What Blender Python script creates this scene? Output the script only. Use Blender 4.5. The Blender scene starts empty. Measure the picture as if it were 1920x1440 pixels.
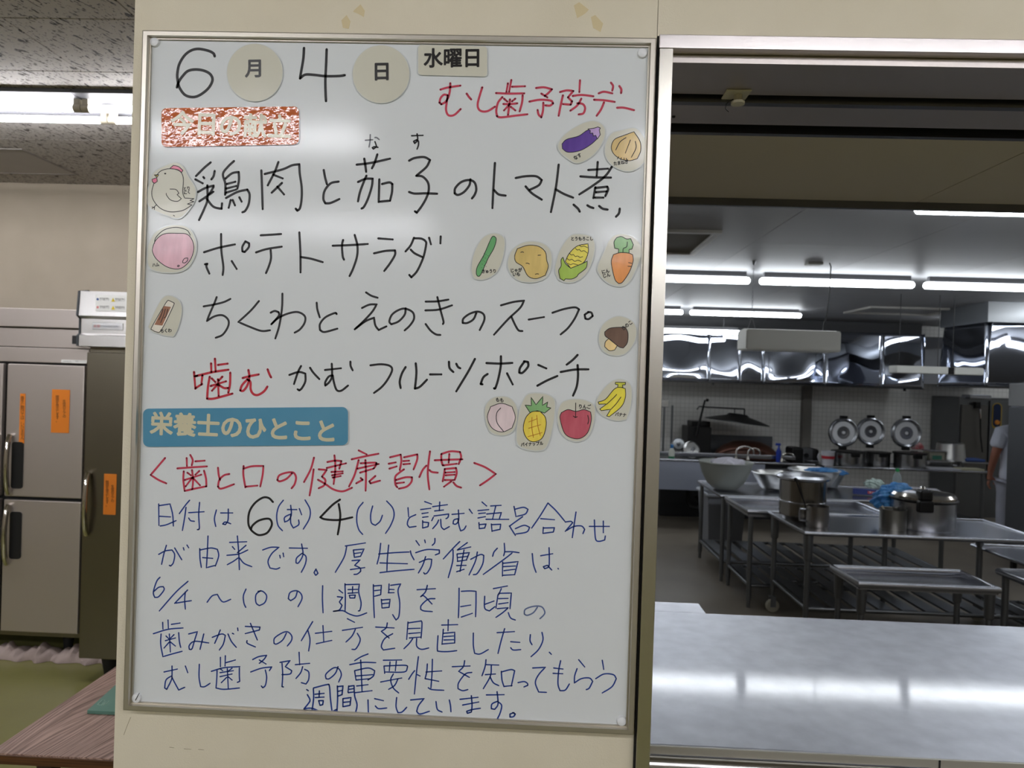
import bpy, bmesh, math, random
from mathutils import Vector, Matrix
random.seed(7)
S = bpy.context.scene
COL = S.collection
PI = math.pi

# ------------------------------------------------------------------ camera, exposure, world
CAM = Vector((0.7221, -1.2609, 1.70))
YAW, PITCH, ROLL, FPX = -0.0348, -0.0062, 0.0318, 1350.0
def _axes():
    cy, sy, cp, sp = math.cos(YAW), math.sin(YAW), math.cos(PITCH), math.sin(PITCH)
    f = Vector((sy*cp, cy*cp, sp)); r = Vector((cy, -sy, 0)); u = r.cross(f)
    cr, sr = math.cos(ROLL), math.sin(ROLL)
    return cr*r + sr*u, -sr*r + cr*u, f
AX, AU, AF = _axes()
cd = bpy.data.cameras.new('camera'); cam = bpy.data.objects.new('camera', cd); COL.objects.link(cam)
cd.sensor_width = 36.0; cd.lens = FPX/1920*36.0; cd.clip_start = 0.05; cd.clip_end = 60
m = Matrix((AX, AU, -AF)).transposed().to_4x4(); m.translation = CAM; cam.matrix_world = m
cd.dof.use_dof = True; cd.dof.focus_distance = 1.30; cd.dof.aperture_fstop = 7.0
S.camera = cam
S.view_settings.view_transform = 'Standard'; S.view_settings.look = 'None'
S.view_settings.exposure = 0.0; S.view_settings.gamma = 1.0; S.view_settings.use_curve_mapping = False
w = bpy.data.worlds.new('world'); S.world = w; w.use_nodes = True
w.node_tree.nodes['Background'].inputs[0].default_value = (0.8, 0.85, 0.9, 1)
w.node_tree.nodes['Background'].inputs[1].default_value = 0.02
DINE_LIGHT, KITCHEN_LIGHT = 45.0, 15.0            # emission strength of the fluorescent tubes in either room

# a pixel of the 1920x1440 photograph seen on a plane of the room
def _d(px, py): return AX*((px-960)/FPX) + AU*((720-py)/FPX) + AF
def RY(px, py, y):
    d = _d(px, py); return CAM + d*((y-CAM.y)/d.y)
def RZ(px, py, z):
    d = _d(px, py); return CAM + d*((z-CAM.z)/d.z)
def MPP(y): return (y-CAM.y)/FPX                  # metres per pixel at depth y

# ------------------------------------------------------------------ materials
def lin(c):
    return tuple(((v/255)/12.92 if v/255 <= .04045 else (((v/255)+.055)/1.055)**2.4) for v in c)
MATS = {}
def mat(name, rgb, rough=.5, metal=0., spec=.5, coat=0., bump=None, noise=None, aniso=0., emit=None, alpha=1., trans=0., ior=1.45, crough=.05):
    """bump=(scale, strength, distance[, stretch xyz]); noise=(scale, rgb2, amount[, stretch])"""
    if name in MATS: return MATS[name]
    M = bpy.data.materials.new(name); M.use_nodes = True; nt = M.node_tree; N = nt.nodes; L = nt.links
    b = N['Principled BSDF']; c = lin(rgb)
    b.inputs['Base Color'].default_value = (*c, 1); b.inputs['Roughness'].default_value = rough
    b.inputs['Metallic'].default_value = metal; b.inputs['Specular IOR Level'].default_value = spec
    b.inputs['Coat Weight'].default_value = coat; b.inputs['Coat Roughness'].default_value = crough
    b.inputs['Anisotropic'].default_value = aniso; b.inputs['IOR'].default_value = ior
    b.inputs['Transmission Weight'].default_value = trans; b.inputs['Alpha'].default_value = alpha
    if emit: b.inputs['Emission Color'].default_value = (*lin(emit[0]), 1); b.inputs['Emission Strength'].default_value = emit[1]
    tc = N.new('ShaderNodeTexCoord')
    def tex(scale, st, detail=3):
        mp = N.new('ShaderNodeMapping'); mp.inputs['Scale'].default_value = st
        L.new(tc.outputs['Object'], mp.inputs['Vector'])
        n = N.new('ShaderNodeTexNoise'); n.inputs['Scale'].default_value = scale; n.inputs['Detail'].default_value = detail
        L.new(mp.outputs[0], n.inputs['Vector']); return n
    if noise:
        n = tex(noise[0], noise[3] if len(noise) > 3 else (1, 1, 1))
        r = N.new('ShaderNodeMapRange'); r.inputs[1].default_value = .3; r.inputs[2].default_value = .7
        r.inputs[4].default_value = noise[2]
        L.new(n.outputs['Fac'], r.inputs[0])
        mx = N.new('ShaderNodeMix'); mx.data_type = 'RGBA'
        mx.inputs[6].default_value = (*c, 1); mx.inputs[7].default_value = (*lin(noise[1]), 1)
        L.new(r.outputs[0], mx.inputs[0]); L.new(mx.outputs[2], b.inputs['Base Color'])
    if bump:
        n = tex(bump[0], bump[3] if len(bump) > 3 else (1, 1, 1), 2)
        bp = N.new('ShaderNodeBump'); bp.inputs['Strength'].default_value = bump[1]; bp.inputs['Distance'].default_value = bump[2]
        L.new(n.outputs['Fac'], bp.inputs['Height']); L.new(bp.outputs[0], b.inputs['Normal'])
        if coat: L.new(bp.outputs[0], b.inputs['Coat Normal'])
    MATS[name] = M; return M

# ------------------------------------------------------------------ object helpers
def tag(o, label=None, cat=None, group=None, kind=None):
    if label: o['label'] = label
    if cat: o['category'] = cat
    if group: o['group'] = group
    if kind: o['kind'] = kind
    return o
def empty(name, loc, label, cat, group=None, rz=0):
    o = bpy.data.objects.new(name, None); COL.objects.link(o); o.location = loc; o.rotation_euler.z = rz
    o.empty_display_size = .05
    return tag(o, label, cat, group)
def link(name, bm, material, parent=None, smooth=False, label=None, world=False):
    """world=True: the mesh is given in world coordinates although it has a parent"""
    me = bpy.data.meshes.new(name); bm.normal_update()
    bmesh.ops.recalc_face_normals(bm, faces=bm.faces) if len(bm.faces) < 20000 else None
    bm.to_mesh(me); bm.free()
    if smooth:
        for p in me.polygons: p.use_smooth = True
        try: me.set_sharp_from_angle(angle=math.radians(38))
        except Exception: pass
    o = bpy.data.objects.new(name, me); COL.objects.link(o); me.materials.append(material)
    if smooth:
        wn = o.modifiers.new('weighted_normals', 'WEIGHTED_NORMAL'); wn.keep_sharp = True; wn.weight = 60
    if parent is not None:
        o.parent = parent
        if world:
            root = parent; off = Vector((0, 0, 0))
            while root is not None: off += root.location; root = root.parent
            for v in me.vertices: v.co -= off
    if label: o['label'] = label
    return o
def BM(): return bmesh.new()
def box(bm, a, b, bev=0., seg=2):
    a = Vector(a); b = Vector(b)
    lo = Vector([min(a[i], b[i]) for i in range(3)]); hi = Vector([max(a[i], b[i]) for i in range(3)])
    r = bmesh.ops.create_cube(bm, size=1, matrix=Matrix.Translation((lo+hi)/2) @ Matrix.Diagonal((*(hi-lo), 1)))
    if bev > 0:
        es = list({e for v in r['verts'] for e in v.link_edges})
        bmesh.ops.bevel(bm, geom=es, offset=min(bev, min(hi-lo)*.45), segments=seg, affect='EDGES', profile=.5)
    return bm
def tube(bm, pts, r, seg=10, closed=False):
    pts = [Vector(p) for p in pts]; n = len(pts); rings = []
    rad = r if isinstance(r, (list, tuple)) else [r]*n
    up = None
    for i, p in enumerate(pts):
        if closed: t = (pts[(i+1) % n]-pts[i-1])
        else: t = pts[min(i+1, n-1)]-pts[max(i-1, 0)]
        t.normalize()
        if up is None: up = t.orthogonal().normalized()
        else:
            up = up - t*up.dot(t)
            up = t.orthogonal().normalized() if up.length < 1e-5 else up.normalized()
        s = t.cross(up)
        rings.append([bm.verts.new(p + (up*math.cos(2*PI*k/seg) + s*math.sin(2*PI*k/seg))*rad[i]) for k in range(seg)])
    for i in range(n if closed else n-1):
        A = rings[i]; B = rings[(i+1) % n]
        for k in range(seg): bm.faces.new((A[k], A[(k+1) % seg], B[(k+1) % seg], B[k]))
    if not closed:
        bm.faces.new(rings[0][::-1]); bm.faces.new(rings[-1])
    return bm
def lathe(bm, prof, c=(0, 0, 0), seg=32, axis='z', M=None, sx=1., sy=1.):
    """prof: list of (radius, height)"""
    c = Vector(c); rings = []
    for r, h in prof:
        if r < 1e-6: vs = [Vector((0, 0, h))]
        else: vs = [Vector((r*sx*math.cos(2*PI*k/seg), r*sy*math.sin(2*PI*k/seg), h)) for k in range(seg)]
        if M is not None: vs = [M @ v for v in vs]
        elif axis == 'y': vs = [Vector((v.x, -v.z, v.y)) for v in vs]
        rings.append([bm.verts.new(v + c) for v in vs])
    for A, B in zip(rings, rings[1:]):
        if len(A) == 1 and len(B) == 1: continue
        for k in range(seg):
            k2 = (k+1) % seg
            if len(A) == 1: bm.faces.new((A[0], B[k2], B[k]))
            elif len(B) == 1: bm.faces.new((A[k], A[k2], B[0]))
            else: bm.faces.new((A[k], A[k2], B[k2], B[k]))
    return bm
def prism(bm, pts, y0, y1):
    """polygon given as (x,z) points extruded along y"""
    a = [bm.verts.new((p[0], y0, p[1])) for p in pts]; b = [bm.verts.new((p[0], y1, p[1])) for p in pts]
    bm.faces.new(a); bm.faces.new(b[::-1]); n = len(pts)
    for i in range(n): bm.faces.new((a[i], b[i], b[(i+1) % n], a[(i+1) % n]))
    return bm
def part(name, parent, material, *boxes, bev=0., label=None, world=True, smooth=False):
    bm = BM()
    for a, b in boxes: box(bm, a, b, bev)
    return link(name, bm, material, parent, smooth=smooth or bev > 0, label=label, world=world)
def struct(name, material, *boxes, bev=0., parent=None):
    o = part(name, parent, material, *boxes, bev=bev)
    o['kind'] = 'structure'; return o
def copy_tree(o, parent=None):
    c = o.copy(); COL.objects.link(c)
    if parent is not None: c.parent = parent
    for ch in list(o.children): copy_tree(ch, c)
    return c

# flat things on a plane parallel to the wall ---------------------------------
def parse(s): return [[tuple(float(v) for v in p.split(',')) for p in st.split()] for st in s.split(';') if st.strip()]
def smooth_pts(pts, closed=False, sub=5, corner=62):
    """Catmull-Rom through the points, kept sharp where the stroke turns hard"""
    P = [Vector(p) for p in pts]; n = len(P)
    if n < 3: return P
    def turn(i):
        a = P[i]-P[(i-1) % n]; b = P[(i+1) % n]-P[i]
        if a.length < 1e-9 or b.length < 1e-9: return 0
        return math.degrees(a.angle(b))
    sharp = [(not closed and i in (0, n-1)) or turn(i) > corner for i in range(n)]
    out = []
    for i in range(n if closed else n-1):
        p1, p2 = P[i], P[(i+1) % n]
        p0 = p1 - (p2-p1)*.6 if sharp[i] else P[(i-1) % n]
        p3 = p2 + (p2-p1)*.6 if sharp[(i+1) % n] else P[(i+2) % n]
        for k in range(sub):
            t = k/sub; t2 = t*t; t3 = t2*t
            out.append(.5*((2*p1)+(p2-p0)*t+(2*p0-5*p1+4*p2-p3)*t2+(3*p1-p0-3*p2+p3)*t3))
    if not closed: out.append(P[-1])
    return out
def ribbon(bm, pts, r, y, closed=False, taper=True):
    """flat pen stroke: (x,z) points, half width r, in the plane y"""
    P = [Vector(p) for p in pts]
    Q = [P[0]]
    for p in P[1:]:
        if (p-Q[-1]).length > r*.15: Q.append(p)
    P = Q; n = len(P)
    if n < 2: P = [P[0], P[0]+Vector((r*.5, 0))]; n = 2
    pairs = []
    for i, p in enumerate(P):
        a = P[i-1] if (i > 0 or closed) else P[0]; b = P[(i+1) % n] if (i < n-1 or closed) else P[-1]
        t = b-a
        if t.length < 1e-9: t = Vector((1, 0))
        t.normalize(); nn = Vector((-t.y, t.x))
        rr = r*(.82 if (taper and i == n-1) else 1)
        pairs.append((bm.verts.new((p.x+nn.x*rr, y, p.y+nn.y*rr)), bm.verts.new((p.x-nn.x*rr, y, p.y-nn.y*rr))))
    for i in range(n if closed else n-1):
        a, b = pairs[i]; c, d = pairs[(i+1) % n]
        bm.faces.new((a, b, d, c))
    ends = [] if closed else [P[0], P[-1]]
    for i in range(1, n-1):            # round joints where the ribbon bends
        if (P[i]-P[i-1]).angle(P[i+1]-P[i], 0) > .5: ends.append(P[i])
    for e in ends:
        vs = [bm.verts.new((e.x+r*.98*math.cos(2*PI*k/8), y, e.y+r*.98*math.sin(2*PI*k/8))) for k in range(8)]
        bm.faces.new(vs)
def bplane(ox, oy, sc, y):
    def f(p):
        v = RY(ox+p[0]/sc, oy+p[1]/sc, y); return (v.x, v.z)
    return f
def strokes(bm, s, ox, oy, wpx, y, sc=4., closed=False, corner=62):
    f = bplane(ox, oy, sc, y)
    for st in parse(s):
        pts = smooth_pts([f(p) for p in st], closed, corner=corner)
        ribbon(bm, pts, wpx*.62*MPP(y), y, closed)
def fill(bm, s, ox, oy, y, sc=4., depth=0., corner=62):
    f = bplane(ox, oy, sc, y)
    for st in parse(s):
        pts = smooth_pts([f(p) for p in st], True, corner=corner)
        if depth: prism(bm, pts, y, y+depth)
        else: bm.faces.new([bm.verts.new((p[0], y, p[1])) for p in pts])
def flip_front(o):
    """make every face look towards -y"""
    me = o.data
    for p in me.polygons:
        if p.normal.y > .5: p.flip()
    me.update(); return o
def text_mesh(body, size, bold=0., extrude=0., align='CENTER', line=1.):
    c = bpy.data.curves.new('lettering', 'FONT'); c.body = body; c.size = size; c.offset = bold; c.extrude = extrude
    c.align_x = align; c.align_y = 'CENTER'; c.space_line = line; c.resolution_u = 3
    o = bpy.data.objects.new('tmp_lettering', c); COL.objects.link(o)
    dg = bpy.context.evaluated_depsgraph_get(); dg.update()
    me = bpy.data.meshes.new_from_object(o.evaluated_get(dg))
    bpy.data.objects.remove(o); bpy.data.curves.remove(c)
    return me
def text(name, body, px, py, hpx, y, material, parent, ang=0., bold=0., line=1., sx=1.):
    mpp = MPP(y); me = text_mesh(body, hpx*mpp, 0, line=line)
    if bold > .3:                     # heavy lettering: the outline thickened by overlaid shifted copies
        bm = bmesh.new(); src = bmesh.new(); src.from_mesh(me); src.free()
        for k in range(9):
            a = 2*PI*k/8; dx, dy = (0, 0) if k == 8 else (bold*mpp*math.cos(a), bold*mpp*math.sin(a))
            n0 = len(bm.verts); bm.from_mesh(me); bm.verts.ensure_lookup_table()
            for q in bm.verts[n0:]: q.co.x += dx; q.co.y += dy; q.co.z += k*1e-6
        bm.to_mesh(me); bm.free()
    v = RY(px, py, y)
    root = parent; off = Vector((0, 0, 0))
    while root is not None: off += root.location; root = root.parent
    Mx = Matrix.Translation(Vector((v.x, y, v.z))-off) @ Matrix.Rotation(math.radians(-ang), 4, 'Y') @ Matrix.Rotation(PI/2, 4, 'X') @ Matrix.Diagonal((sx, 1, 1, 1))
    me.transform(Mx); me.materials.clear(); me.materials.append(material); me.name = name
    o = bpy.data.objects.new(name, me); COL.objects.link(o); o.parent = parent
    return o
# ------------------------------------------------------------------ the handwriting, one entry per written line:
# (label, colour key, [(origin x, origin y, pen width px, strokes)])   strokes in quarter pixels of the photograph
INK = [
('large black figure 6 of the month', 'ink_black', [(260, 50, 4.2,
 "570,222 560,200 520,180 450,167 395,178 345,215 305,280 290,350 292,400 305,455 345,510 400,528 455,515 520,465 553,405 540,360 495,332 430,321 370,332 330,370 300,415 287,455")]),
('large black figure 4 of the day', 'ink_black', [(260, 50, 4.0,
 "1240,160 1235,240 1218,340 1210,388 1250,360 1320,362 1400,371 1500,370 1545,364;1410,170 1405,300 1400,400 1402,500 1405,558")]),
('red heading at the top right', 'ink_red', [(740, 50, 3.3,
 "343,472 400,456 493,442;417,424 414,480 402,530 380,565 350,582 336,570 345,535 370,510 398,515 390,570 385,620 395,655 415,668 450,660 495,618;540,502 558,528 574,546;"
 "657,455 640,510 623,575 628,615 655,635 700,632 752,600;"
 "850,425 838,490;875,400 858,488;880,450 978,447;760,498 860,502 972,500;808,528 775,570 762,630 768,672 800,680 900,668 995,657;960,515 955,570 937,635;820,540 845,562;905,540 880,560;815,580 870,580 920,575;865,545 858,600 850,662;855,590 820,628;870,600 905,628;"
 "1060,460 1120,455 1180,470 1150,500 1125,520;1100,502 1145,530;1010,562 1090,548 1170,555 1188,575 1165,592 1130,590;1115,570 1112,630 1100,680 1080,660 1072,625;"
 "1240,490 1290,478 1340,482 1300,530 1330,560 1320,585 1262,580;1262,515 1245,590 1230,668;1390,402 1385,490;1335,520 1400,512 1490,522;1400,540 1370,590 1318,630;1370,575 1410,580 1428,610 1415,650 1380,658;"
 "1530,500 1570,488 1632,500;1622,420 1638,445 1632,480;1685,445 1700,470 1698,498;1495,548 1570,552 1650,564;1570,568 1548,620 1515,668;1668,608 1720,608 1795,626")]),
('first black menu line', 'ink_black', [(260, 240, 3.6,
 "540,258 490,300 430,360;425,385 480,415;485,368 492,376;570,322 562,360 545,385;445,480 500,450 562,432;455,550 500,520 560,478;562,440 540,480 520,500;515,430 515,540 490,610 453,690;510,530 560,590 622,606;"
 "715,248 670,290 632,345 650,420 648,500;650,380 700,340 750,330 752,390 740,455;660,420 725,403;655,455 732,435;655,485 730,462;655,525 740,480 815,462 832,500 825,570 800,620 778,632;625,565 622,600;690,540 675,598;705,540 722,580;755,520 772,552;"
 "920,318 925,450 930,608;945,345 1080,310 1150,280 1205,272 1208,340 1222,440 1222,530 1210,600 1190,620 1178,605;1048,255 1020,330 968,430;1008,350 1080,378;1075,412 1040,445 998,485;1040,440 1090,498;"
 "1388,315 1398,370 1412,422;1500,402 1440,415 1395,470 1385,530 1400,565 1440,562 1505,533;"
 "1635,275 1740,262 1885,230;1692,230 1700,280 1706,328;1790,198 1770,260 1750,302;1645,405 1700,382 1755,380 1748,440 1720,530 1690,590 1672,604;1708,358 1690,400 1660,480 1645,550;1805,385 1803,450 1800,555;1825,420 1880,408 1902,420 1900,480 1885,545 1810,552"),
 (740, 220, 3.6,
 "108,325 150,305 220,298 265,320 240,370 190,415 162,438 210,445 250,490 255,550 235,610 200,670 165,715 152,705;108,560 150,572 230,570 318,573;"
 "568,465 560,510 520,560 475,582 450,570 455,530 500,485 560,470 600,490 612,540 600,580 580,608;"
 "752,342 742,500 733,680;745,545 780,578 832,587;908,455 980,442 1060,442 1103,470 1080,510 1010,545;982,518 1030,570 1103,617;1230,355 1210,520 1172,710;1208,540 1270,575 1338,602;"
 "1452,395 1600,385;1523,335 1515,440;1393,443 1500,450 1622,452;1628,372 1580,440 1490,510 1385,578;1505,525 1490,605;1505,530 1595,520 1600,545 1580,590;1508,562 1590,555;1500,602 1565,602;1342,655 1375,685 1388,707;1445,660 1465,672 1490,680;1533,665 1560,685 1597,692;1688,685 1682,720 1660,745")]),
('small black reading marks above the first menu line', 'ink_black', [(740, 220, 2.4,
 "127,138 212,135;168,124 172,170 150,195 142,180 165,168 178,180 178,210 168,238"),
 (260, 240, 2.2, "1772,102 1785,140 1760,158 1752,148 1768,140 1795,145")]),
('faded grey reading mark half rubbed out', 'ink_faded', [(260, 240, 2.2, "1700,92 1755,88;1737,50 1735,100 1728,142;1772,72 1785,72 1803,86")]),
('second black menu line', 'ink_black', [(260, 400, 3.4,
 "490,292 600,258 722,233;618,155 620,280 635,400 630,462;497,382 515,378 508,400 530,452;698,358 735,417;800,212 778,250 778,285 795,290 825,255 828,225 800,210;"
 "915,165 1000,160 1068,155;880,293 960,268 1073,250;990,275 992,340 975,400 955,448;1205,143 1213,300 1214,443;1215,328 1290,340 1380,366;"
 "1455,243 1590,238 1718,230;1533,200 1525,240 1530,320 1540,347;1620,162 1640,240 1638,320 1610,410 1582,470;1797,188 1905,196;1765,300 1850,282 1922,278 1922,312 1885,375 1842,432"),
 (740, 400, 3.4, "145,183 120,240 82,285;145,187 200,190 232,210 235,240 215,330 170,430 125,480 110,462;120,272 150,300 208,328;258,183 272,232;345,173 343,225")]),
('third black menu line', 'ink_black', [(260, 520, 3.2,
 "487,218 570,203 640,185 688,162;585,148 565,200 530,280 512,327 570,292 630,285 672,320 670,370 630,430 578,453;902,178 840,250 748,335 830,370 920,402 985,397;"
 "1078,122 1075,230 1055,360 1025,458;990,265 1020,252 1050,262 1050,290 995,352 1040,310 1110,275 1190,260 1245,290 1245,340 1210,390 1170,415;"
 "1335,190 1340,240 1358,300;1485,275 1470,268 1400,300 1360,350 1360,395 1395,410 1490,385;1705,113 1745,138 1792,153;1675,230 1730,205 1785,203 1750,260 1680,335 1620,390 1700,330 1765,303 1775,360 1800,395 1858,368"),
 (740, 520, 3.2,
 "82,232 75,280 30,330 -25,352 -40,330 -20,280 30,245 80,235 135,262 145,310 115,360 75,398;232,182 320,180 403,167;230,248 330,242 430,210;320,148 345,250 366,330 362,350;232,350 270,400 310,428 343,432;"
 "612,268 590,315 545,342 510,342 515,310 560,275 620,257 665,275 672,320 638,395;797,210 890,185 970,175 940,230 850,315 745,430;875,295 905,360 930,398 958,403;1005,317 1120,298;"
 "1183,266 1270,238 1350,225 1383,240 1350,310 1300,380 1245,428;1455,260 1425,280 1430,310 1455,313 1485,290 1475,265 1450,260")]),
('red characters at the start of the fourth menu line', 'ink_red2', [(260, 660, 3.6,
 "415,150 425,275;420,182 440,178;478,175 470,245;428,270 475,240;543,85 545,150;572,50 577,145;595,97 667,87;430,180 560,150 673,133;533,185 520,260 513,350 560,350 640,330 703,312;687,155 685,240 672,305;548,198 575,225;628,185 600,215;540,255 655,220;595,205 600,330;590,245 550,290;605,250 640,270 670,270;"
 "780,195 840,180 900,168;823,135 830,190 815,250 785,290 762,288 775,250 815,205 838,225 840,280 860,315 895,322 940,295 965,260;967,130 980,165 993,190")]),
('fourth black menu line', 'ink_black', [(260, 660, 3.3,
 "1130,172 1200,150 1250,162 1250,220 1225,270 1205,288 1192,280;1218,105 1195,150 1165,240;1285,118 1310,155 1355,203;1397,135 1517,122;1448,88 1450,180 1430,225 1400,252 1400,225 1425,185 1455,175 1465,230 1485,285 1520,290 1570,252;1588,72 1590,105 1605,137;1738,100 1820,92 1885,105 1900,140 1865,210 1820,265 1765,307"),
 (740, 660, 3.5,
 "82,113 55,160 38,220 45,270;158,85 163,160 152,275 190,260 242,208;265,168 350,168;407,73 412,120 440,150;462,88 475,112 492,122;602,52 550,150 462,295;688,83 790,87 882,82;797,32 795,110 775,210 755,270 745,272;697,165 665,190 645,240 658,242;843,160 885,243;975,70 940,120 935,155 960,155 1000,110 1000,75 970,70;1077,97 1137,123;1070,253 1140,215 1220,180;1372,22 1335,60 1290,95;1245,150 1350,132 1453,130;1372,98 1375,180 1365,260 1338,327")]),
('red heading between angle brackets', 'ink_red', [(260, 840, 3.1,
 "198,75 130,155 90,202 150,240 207,265;360,75 362,135;387,52 405,90 398,130;425,100 495,95;290,153 400,145 512,138;338,175 335,240 345,322 420,305 505,288;490,170 505,230 508,288;365,185 392,205;455,172 425,200;345,240 470,200;400,165 408,240 402,310;400,225 352,288;408,225 460,280;"
 "595,148 600,200 610,240;680,195 640,205 605,240 595,290 620,305 715,272;787,135 785,200 800,295;785,155 850,137 935,135 930,200 912,288;805,290 890,282;1150,190 1110,230 1060,250 1040,240 1055,205 1110,185 1160,185 1180,220 1170,270 1147,302;"
 "1315,72 1290,160 1240,255;1312,160 1300,250 1282,355;1350,160 1410,165 1375,215 1400,240 1390,280 1350,302;1345,238 1400,270 1460,310 1530,325 1600,298;1415,105 1470,95 1520,98 1505,155;1410,150 1555,115;1445,180 1530,175;1450,205 1530,190;1455,222 1515,210;1468,55 1475,150 1462,270;"
 "1650,18 1710,48;1597,85 1700,62 1798,43;1650,90 1620,200 1578,288;1665,115 1770,110 1785,120 1765,152;1640,155 1800,120;1660,185 1760,155;1700,90 1705,200 1702,320;1665,225 1680,238 1632,265;1775,210 1730,250 1738,265 1810,245"),
 (720, 840, 3.1,
 "45,70 125,50 130,100 118,165;35,118 88,108;40,155 95,138;150,70 250,48 248,90 222,160;145,98 188,95;145,122 195,118;150,160 115,185 85,215 85,270 100,295;90,240 160,220 210,220 205,255 170,290 112,305;95,265 150,258;"
 "345,25 335,100 328,200 340,310;265,218 290,165 318,132;340,165 360,180 403,185;430,45 430,90 440,130;430,45 500,25 570,30 578,70 560,120;380,92 480,88 588,85;490,45 485,110;445,130 545,118;455,160 450,200 440,250;455,158 540,150 545,190 530,240;460,185 530,180;462,205 530,200;455,240 520,240;505,250 450,290;520,258 545,285 578,297;677,112 760,145 838,195 780,240 720,280")]),
('first blue line of the note', 'ink_blue', [(260, 840, 2.1,
 "150,420 152,580;155,432 235,420 255,500 260,585;158,512 238,517;162,585 210,575 280,545;382,392 350,430 305,492;355,445 345,520 328,618;375,485 490,478;457,408 450,500 455,600 440,612;375,525 390,545 418,550;583,465 568,530 578,588;615,487 705,487;672,458 670,540 650,575 630,570 650,555 690,568;"
 "1085,392 1050,440 1035,510 1045,580 1078,620;1115,462 1185,462;1140,430 1145,500 1125,540 1095,555 1095,520 1140,495 1140,560 1160,600 1200,575 1200,540;1205,455 1222,500;1248,390 1285,460 1280,530 1235,608;"
 "1683,408 1645,460 1635,540 1650,610 1680,648;1755,435 1740,500 1745,560 1775,580 1810,550 1828,505"),
 (720, 840, 2.1,
 "20,398 65,450 75,510 50,580 12,640;180,448 185,515;238,500 190,525 175,570 190,595 240,588;305,402 355,420;275,462 350,452;285,492 330,485;290,520 330,515;290,545 290,600;290,555 335,560 330,590 290,600;365,440 475,425;418,405 415,470;380,472 445,465;370,520 358,545;375,510 485,495 480,520 465,530;410,540 395,570 365,605;425,535 430,590 450,612 490,590;"
 "510,498 600,490;558,465 560,540 540,570 518,568 525,540 555,530 562,580 575,622 600,610 615,585;640,460 662,490;735,405 770,435;705,470 785,462;710,492 760,487;705,525 760,515;712,560 715,605;715,575 765,570 755,600 715,605;800,435 878,430;838,435 815,530;770,495 880,485 865,530;765,535 935,535;805,570 810,625;810,575 875,572 870,610 815,622;"
 "975,438 990,515;980,460 1045,445 1080,460 1060,495 1000,512;1040,515 950,580 945,590 985,655;985,605 1050,580 1092,595 1070,630 990,645;1230,412 1170,510 1108,600;1232,415 1290,470 1355,548;1175,530 1278,538;1195,595 1192,640;1195,600 1278,598 1270,630 1195,640;"
 "1440,480 1425,580 1412,672;1360,555 1400,550 1415,560 1360,625 1420,590 1480,585 1505,610 1492,642;1540,588 1690,588;1645,548 1645,635;1578,540 1582,640 1590,690 1615,700 1655,690 1660,660")]),
('black figures 6 and 4 in the blue note', 'ink_black', [(260, 840, 3.3,
 "1007,405 975,375 930,373 870,415 830,480 822,560 840,610 880,645 915,653 965,635 998,580 990,540 960,530 900,545 855,580 842,610;1510,387 1450,430 1362,520 1400,535 1500,540 1602,520;1500,420 1512,500 1505,580 1493,648")]),
('second blue line of the note', 'ink_blue', [(260, 990, 2.1,
 "150,198 200,172 250,165 270,200 260,260 240,285 230,280;208,130 190,190 172,272;270,150 300,200 323,238;335,148 340,165;362,128 375,148;458,155 460,230 470,295;460,165 540,150 590,160 600,210 575,285;520,60 515,180 508,298 575,280;480,222 555,228;"
 "682,108 810,103;703,140 720,160;805,130 770,160 740,185;662,205 750,195 818,165;740,60 750,180 755,312;745,225 710,250 665,275;757,225 790,265 848,290;930,165 990,145 1052,145 1000,190 970,250 985,300 1030,308 1058,298;1058,205 1062,225;1083,188 1088,215;"
 "1130,150 1265,152;1222,120 1232,200 1200,260 1180,262 1185,225 1225,190 1255,215 1250,270 1220,332;1330,308 1315,335 1328,355 1345,340 1330,310;"
 "1550,135 1700,112;1560,140 1540,220 1475,332;1610,165 1690,158 1665,210;1610,165 1618,220 1665,212;1615,192 1665,185;1600,245 1660,240 1620,280 1660,300 1665,325 1640,345 1615,348;1588,312 1695,297;"
 "1815,115 1805,200 1788,270;1800,195 1920,185 2028,180;1875,128 1865,230 1862,320;1810,262 2015,268;1810,335 1920,322 2065,310"),
 (720, 990, 2.1,
 "240,95 265,130;305,90 310,110;382,78 380,110 362,130;198,172 205,200 225,238;238,185 320,162 415,165 415,190 385,202;265,258 320,235 358,235 350,290 325,335 305,345 298,335;312,215 290,280 258,337;"
 "568,102 520,150 445,232;518,165 515,250 482,372;625,110 555,160;550,165 650,142;600,165 590,220 570,325;548,195 552,250;548,195 640,185 620,235;550,222 630,212;550,250 620,240;545,282 615,280;545,328 600,310;650,235 720,200 748,205 740,270 700,340 670,350;700,180 685,250 638,352;"
 "850,152 825,180 815,212;902,115 905,175 897,208;910,178 960,178 1012,185;960,188 900,235 745,348;890,255 888,360;892,265 1005,252 980,350;895,290 985,285;900,320 980,310;892,355 975,350;1112,192 1120,270 1140,332;1175,208 1265,193;1238,148 1240,240 1235,290 1205,305 1195,290 1225,280 1258,315;1305,303 1308,307")]),
('third blue line of the note', 'ink_blue', [(260, 990, 2.1,
 "160,370 135,400 110,480 120,520 150,515 190,465 185,440 150,445 115,475;370,400 280,480 155,622;367,465 270,565 330,555 395,545;350,480 345,540 350,608;513,557 550,510 590,498 615,540 640,555 690,535;805,458 785,510 790,565 803,595;915,470 880,500 880,560 905,582 945,560 960,510 930,475 895,475;1190,475 1175,520 1140,545 1122,530 1135,485 1180,470 1215,490 1225,530 1195,590;1380,433 1378,530 1383,635;"
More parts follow.
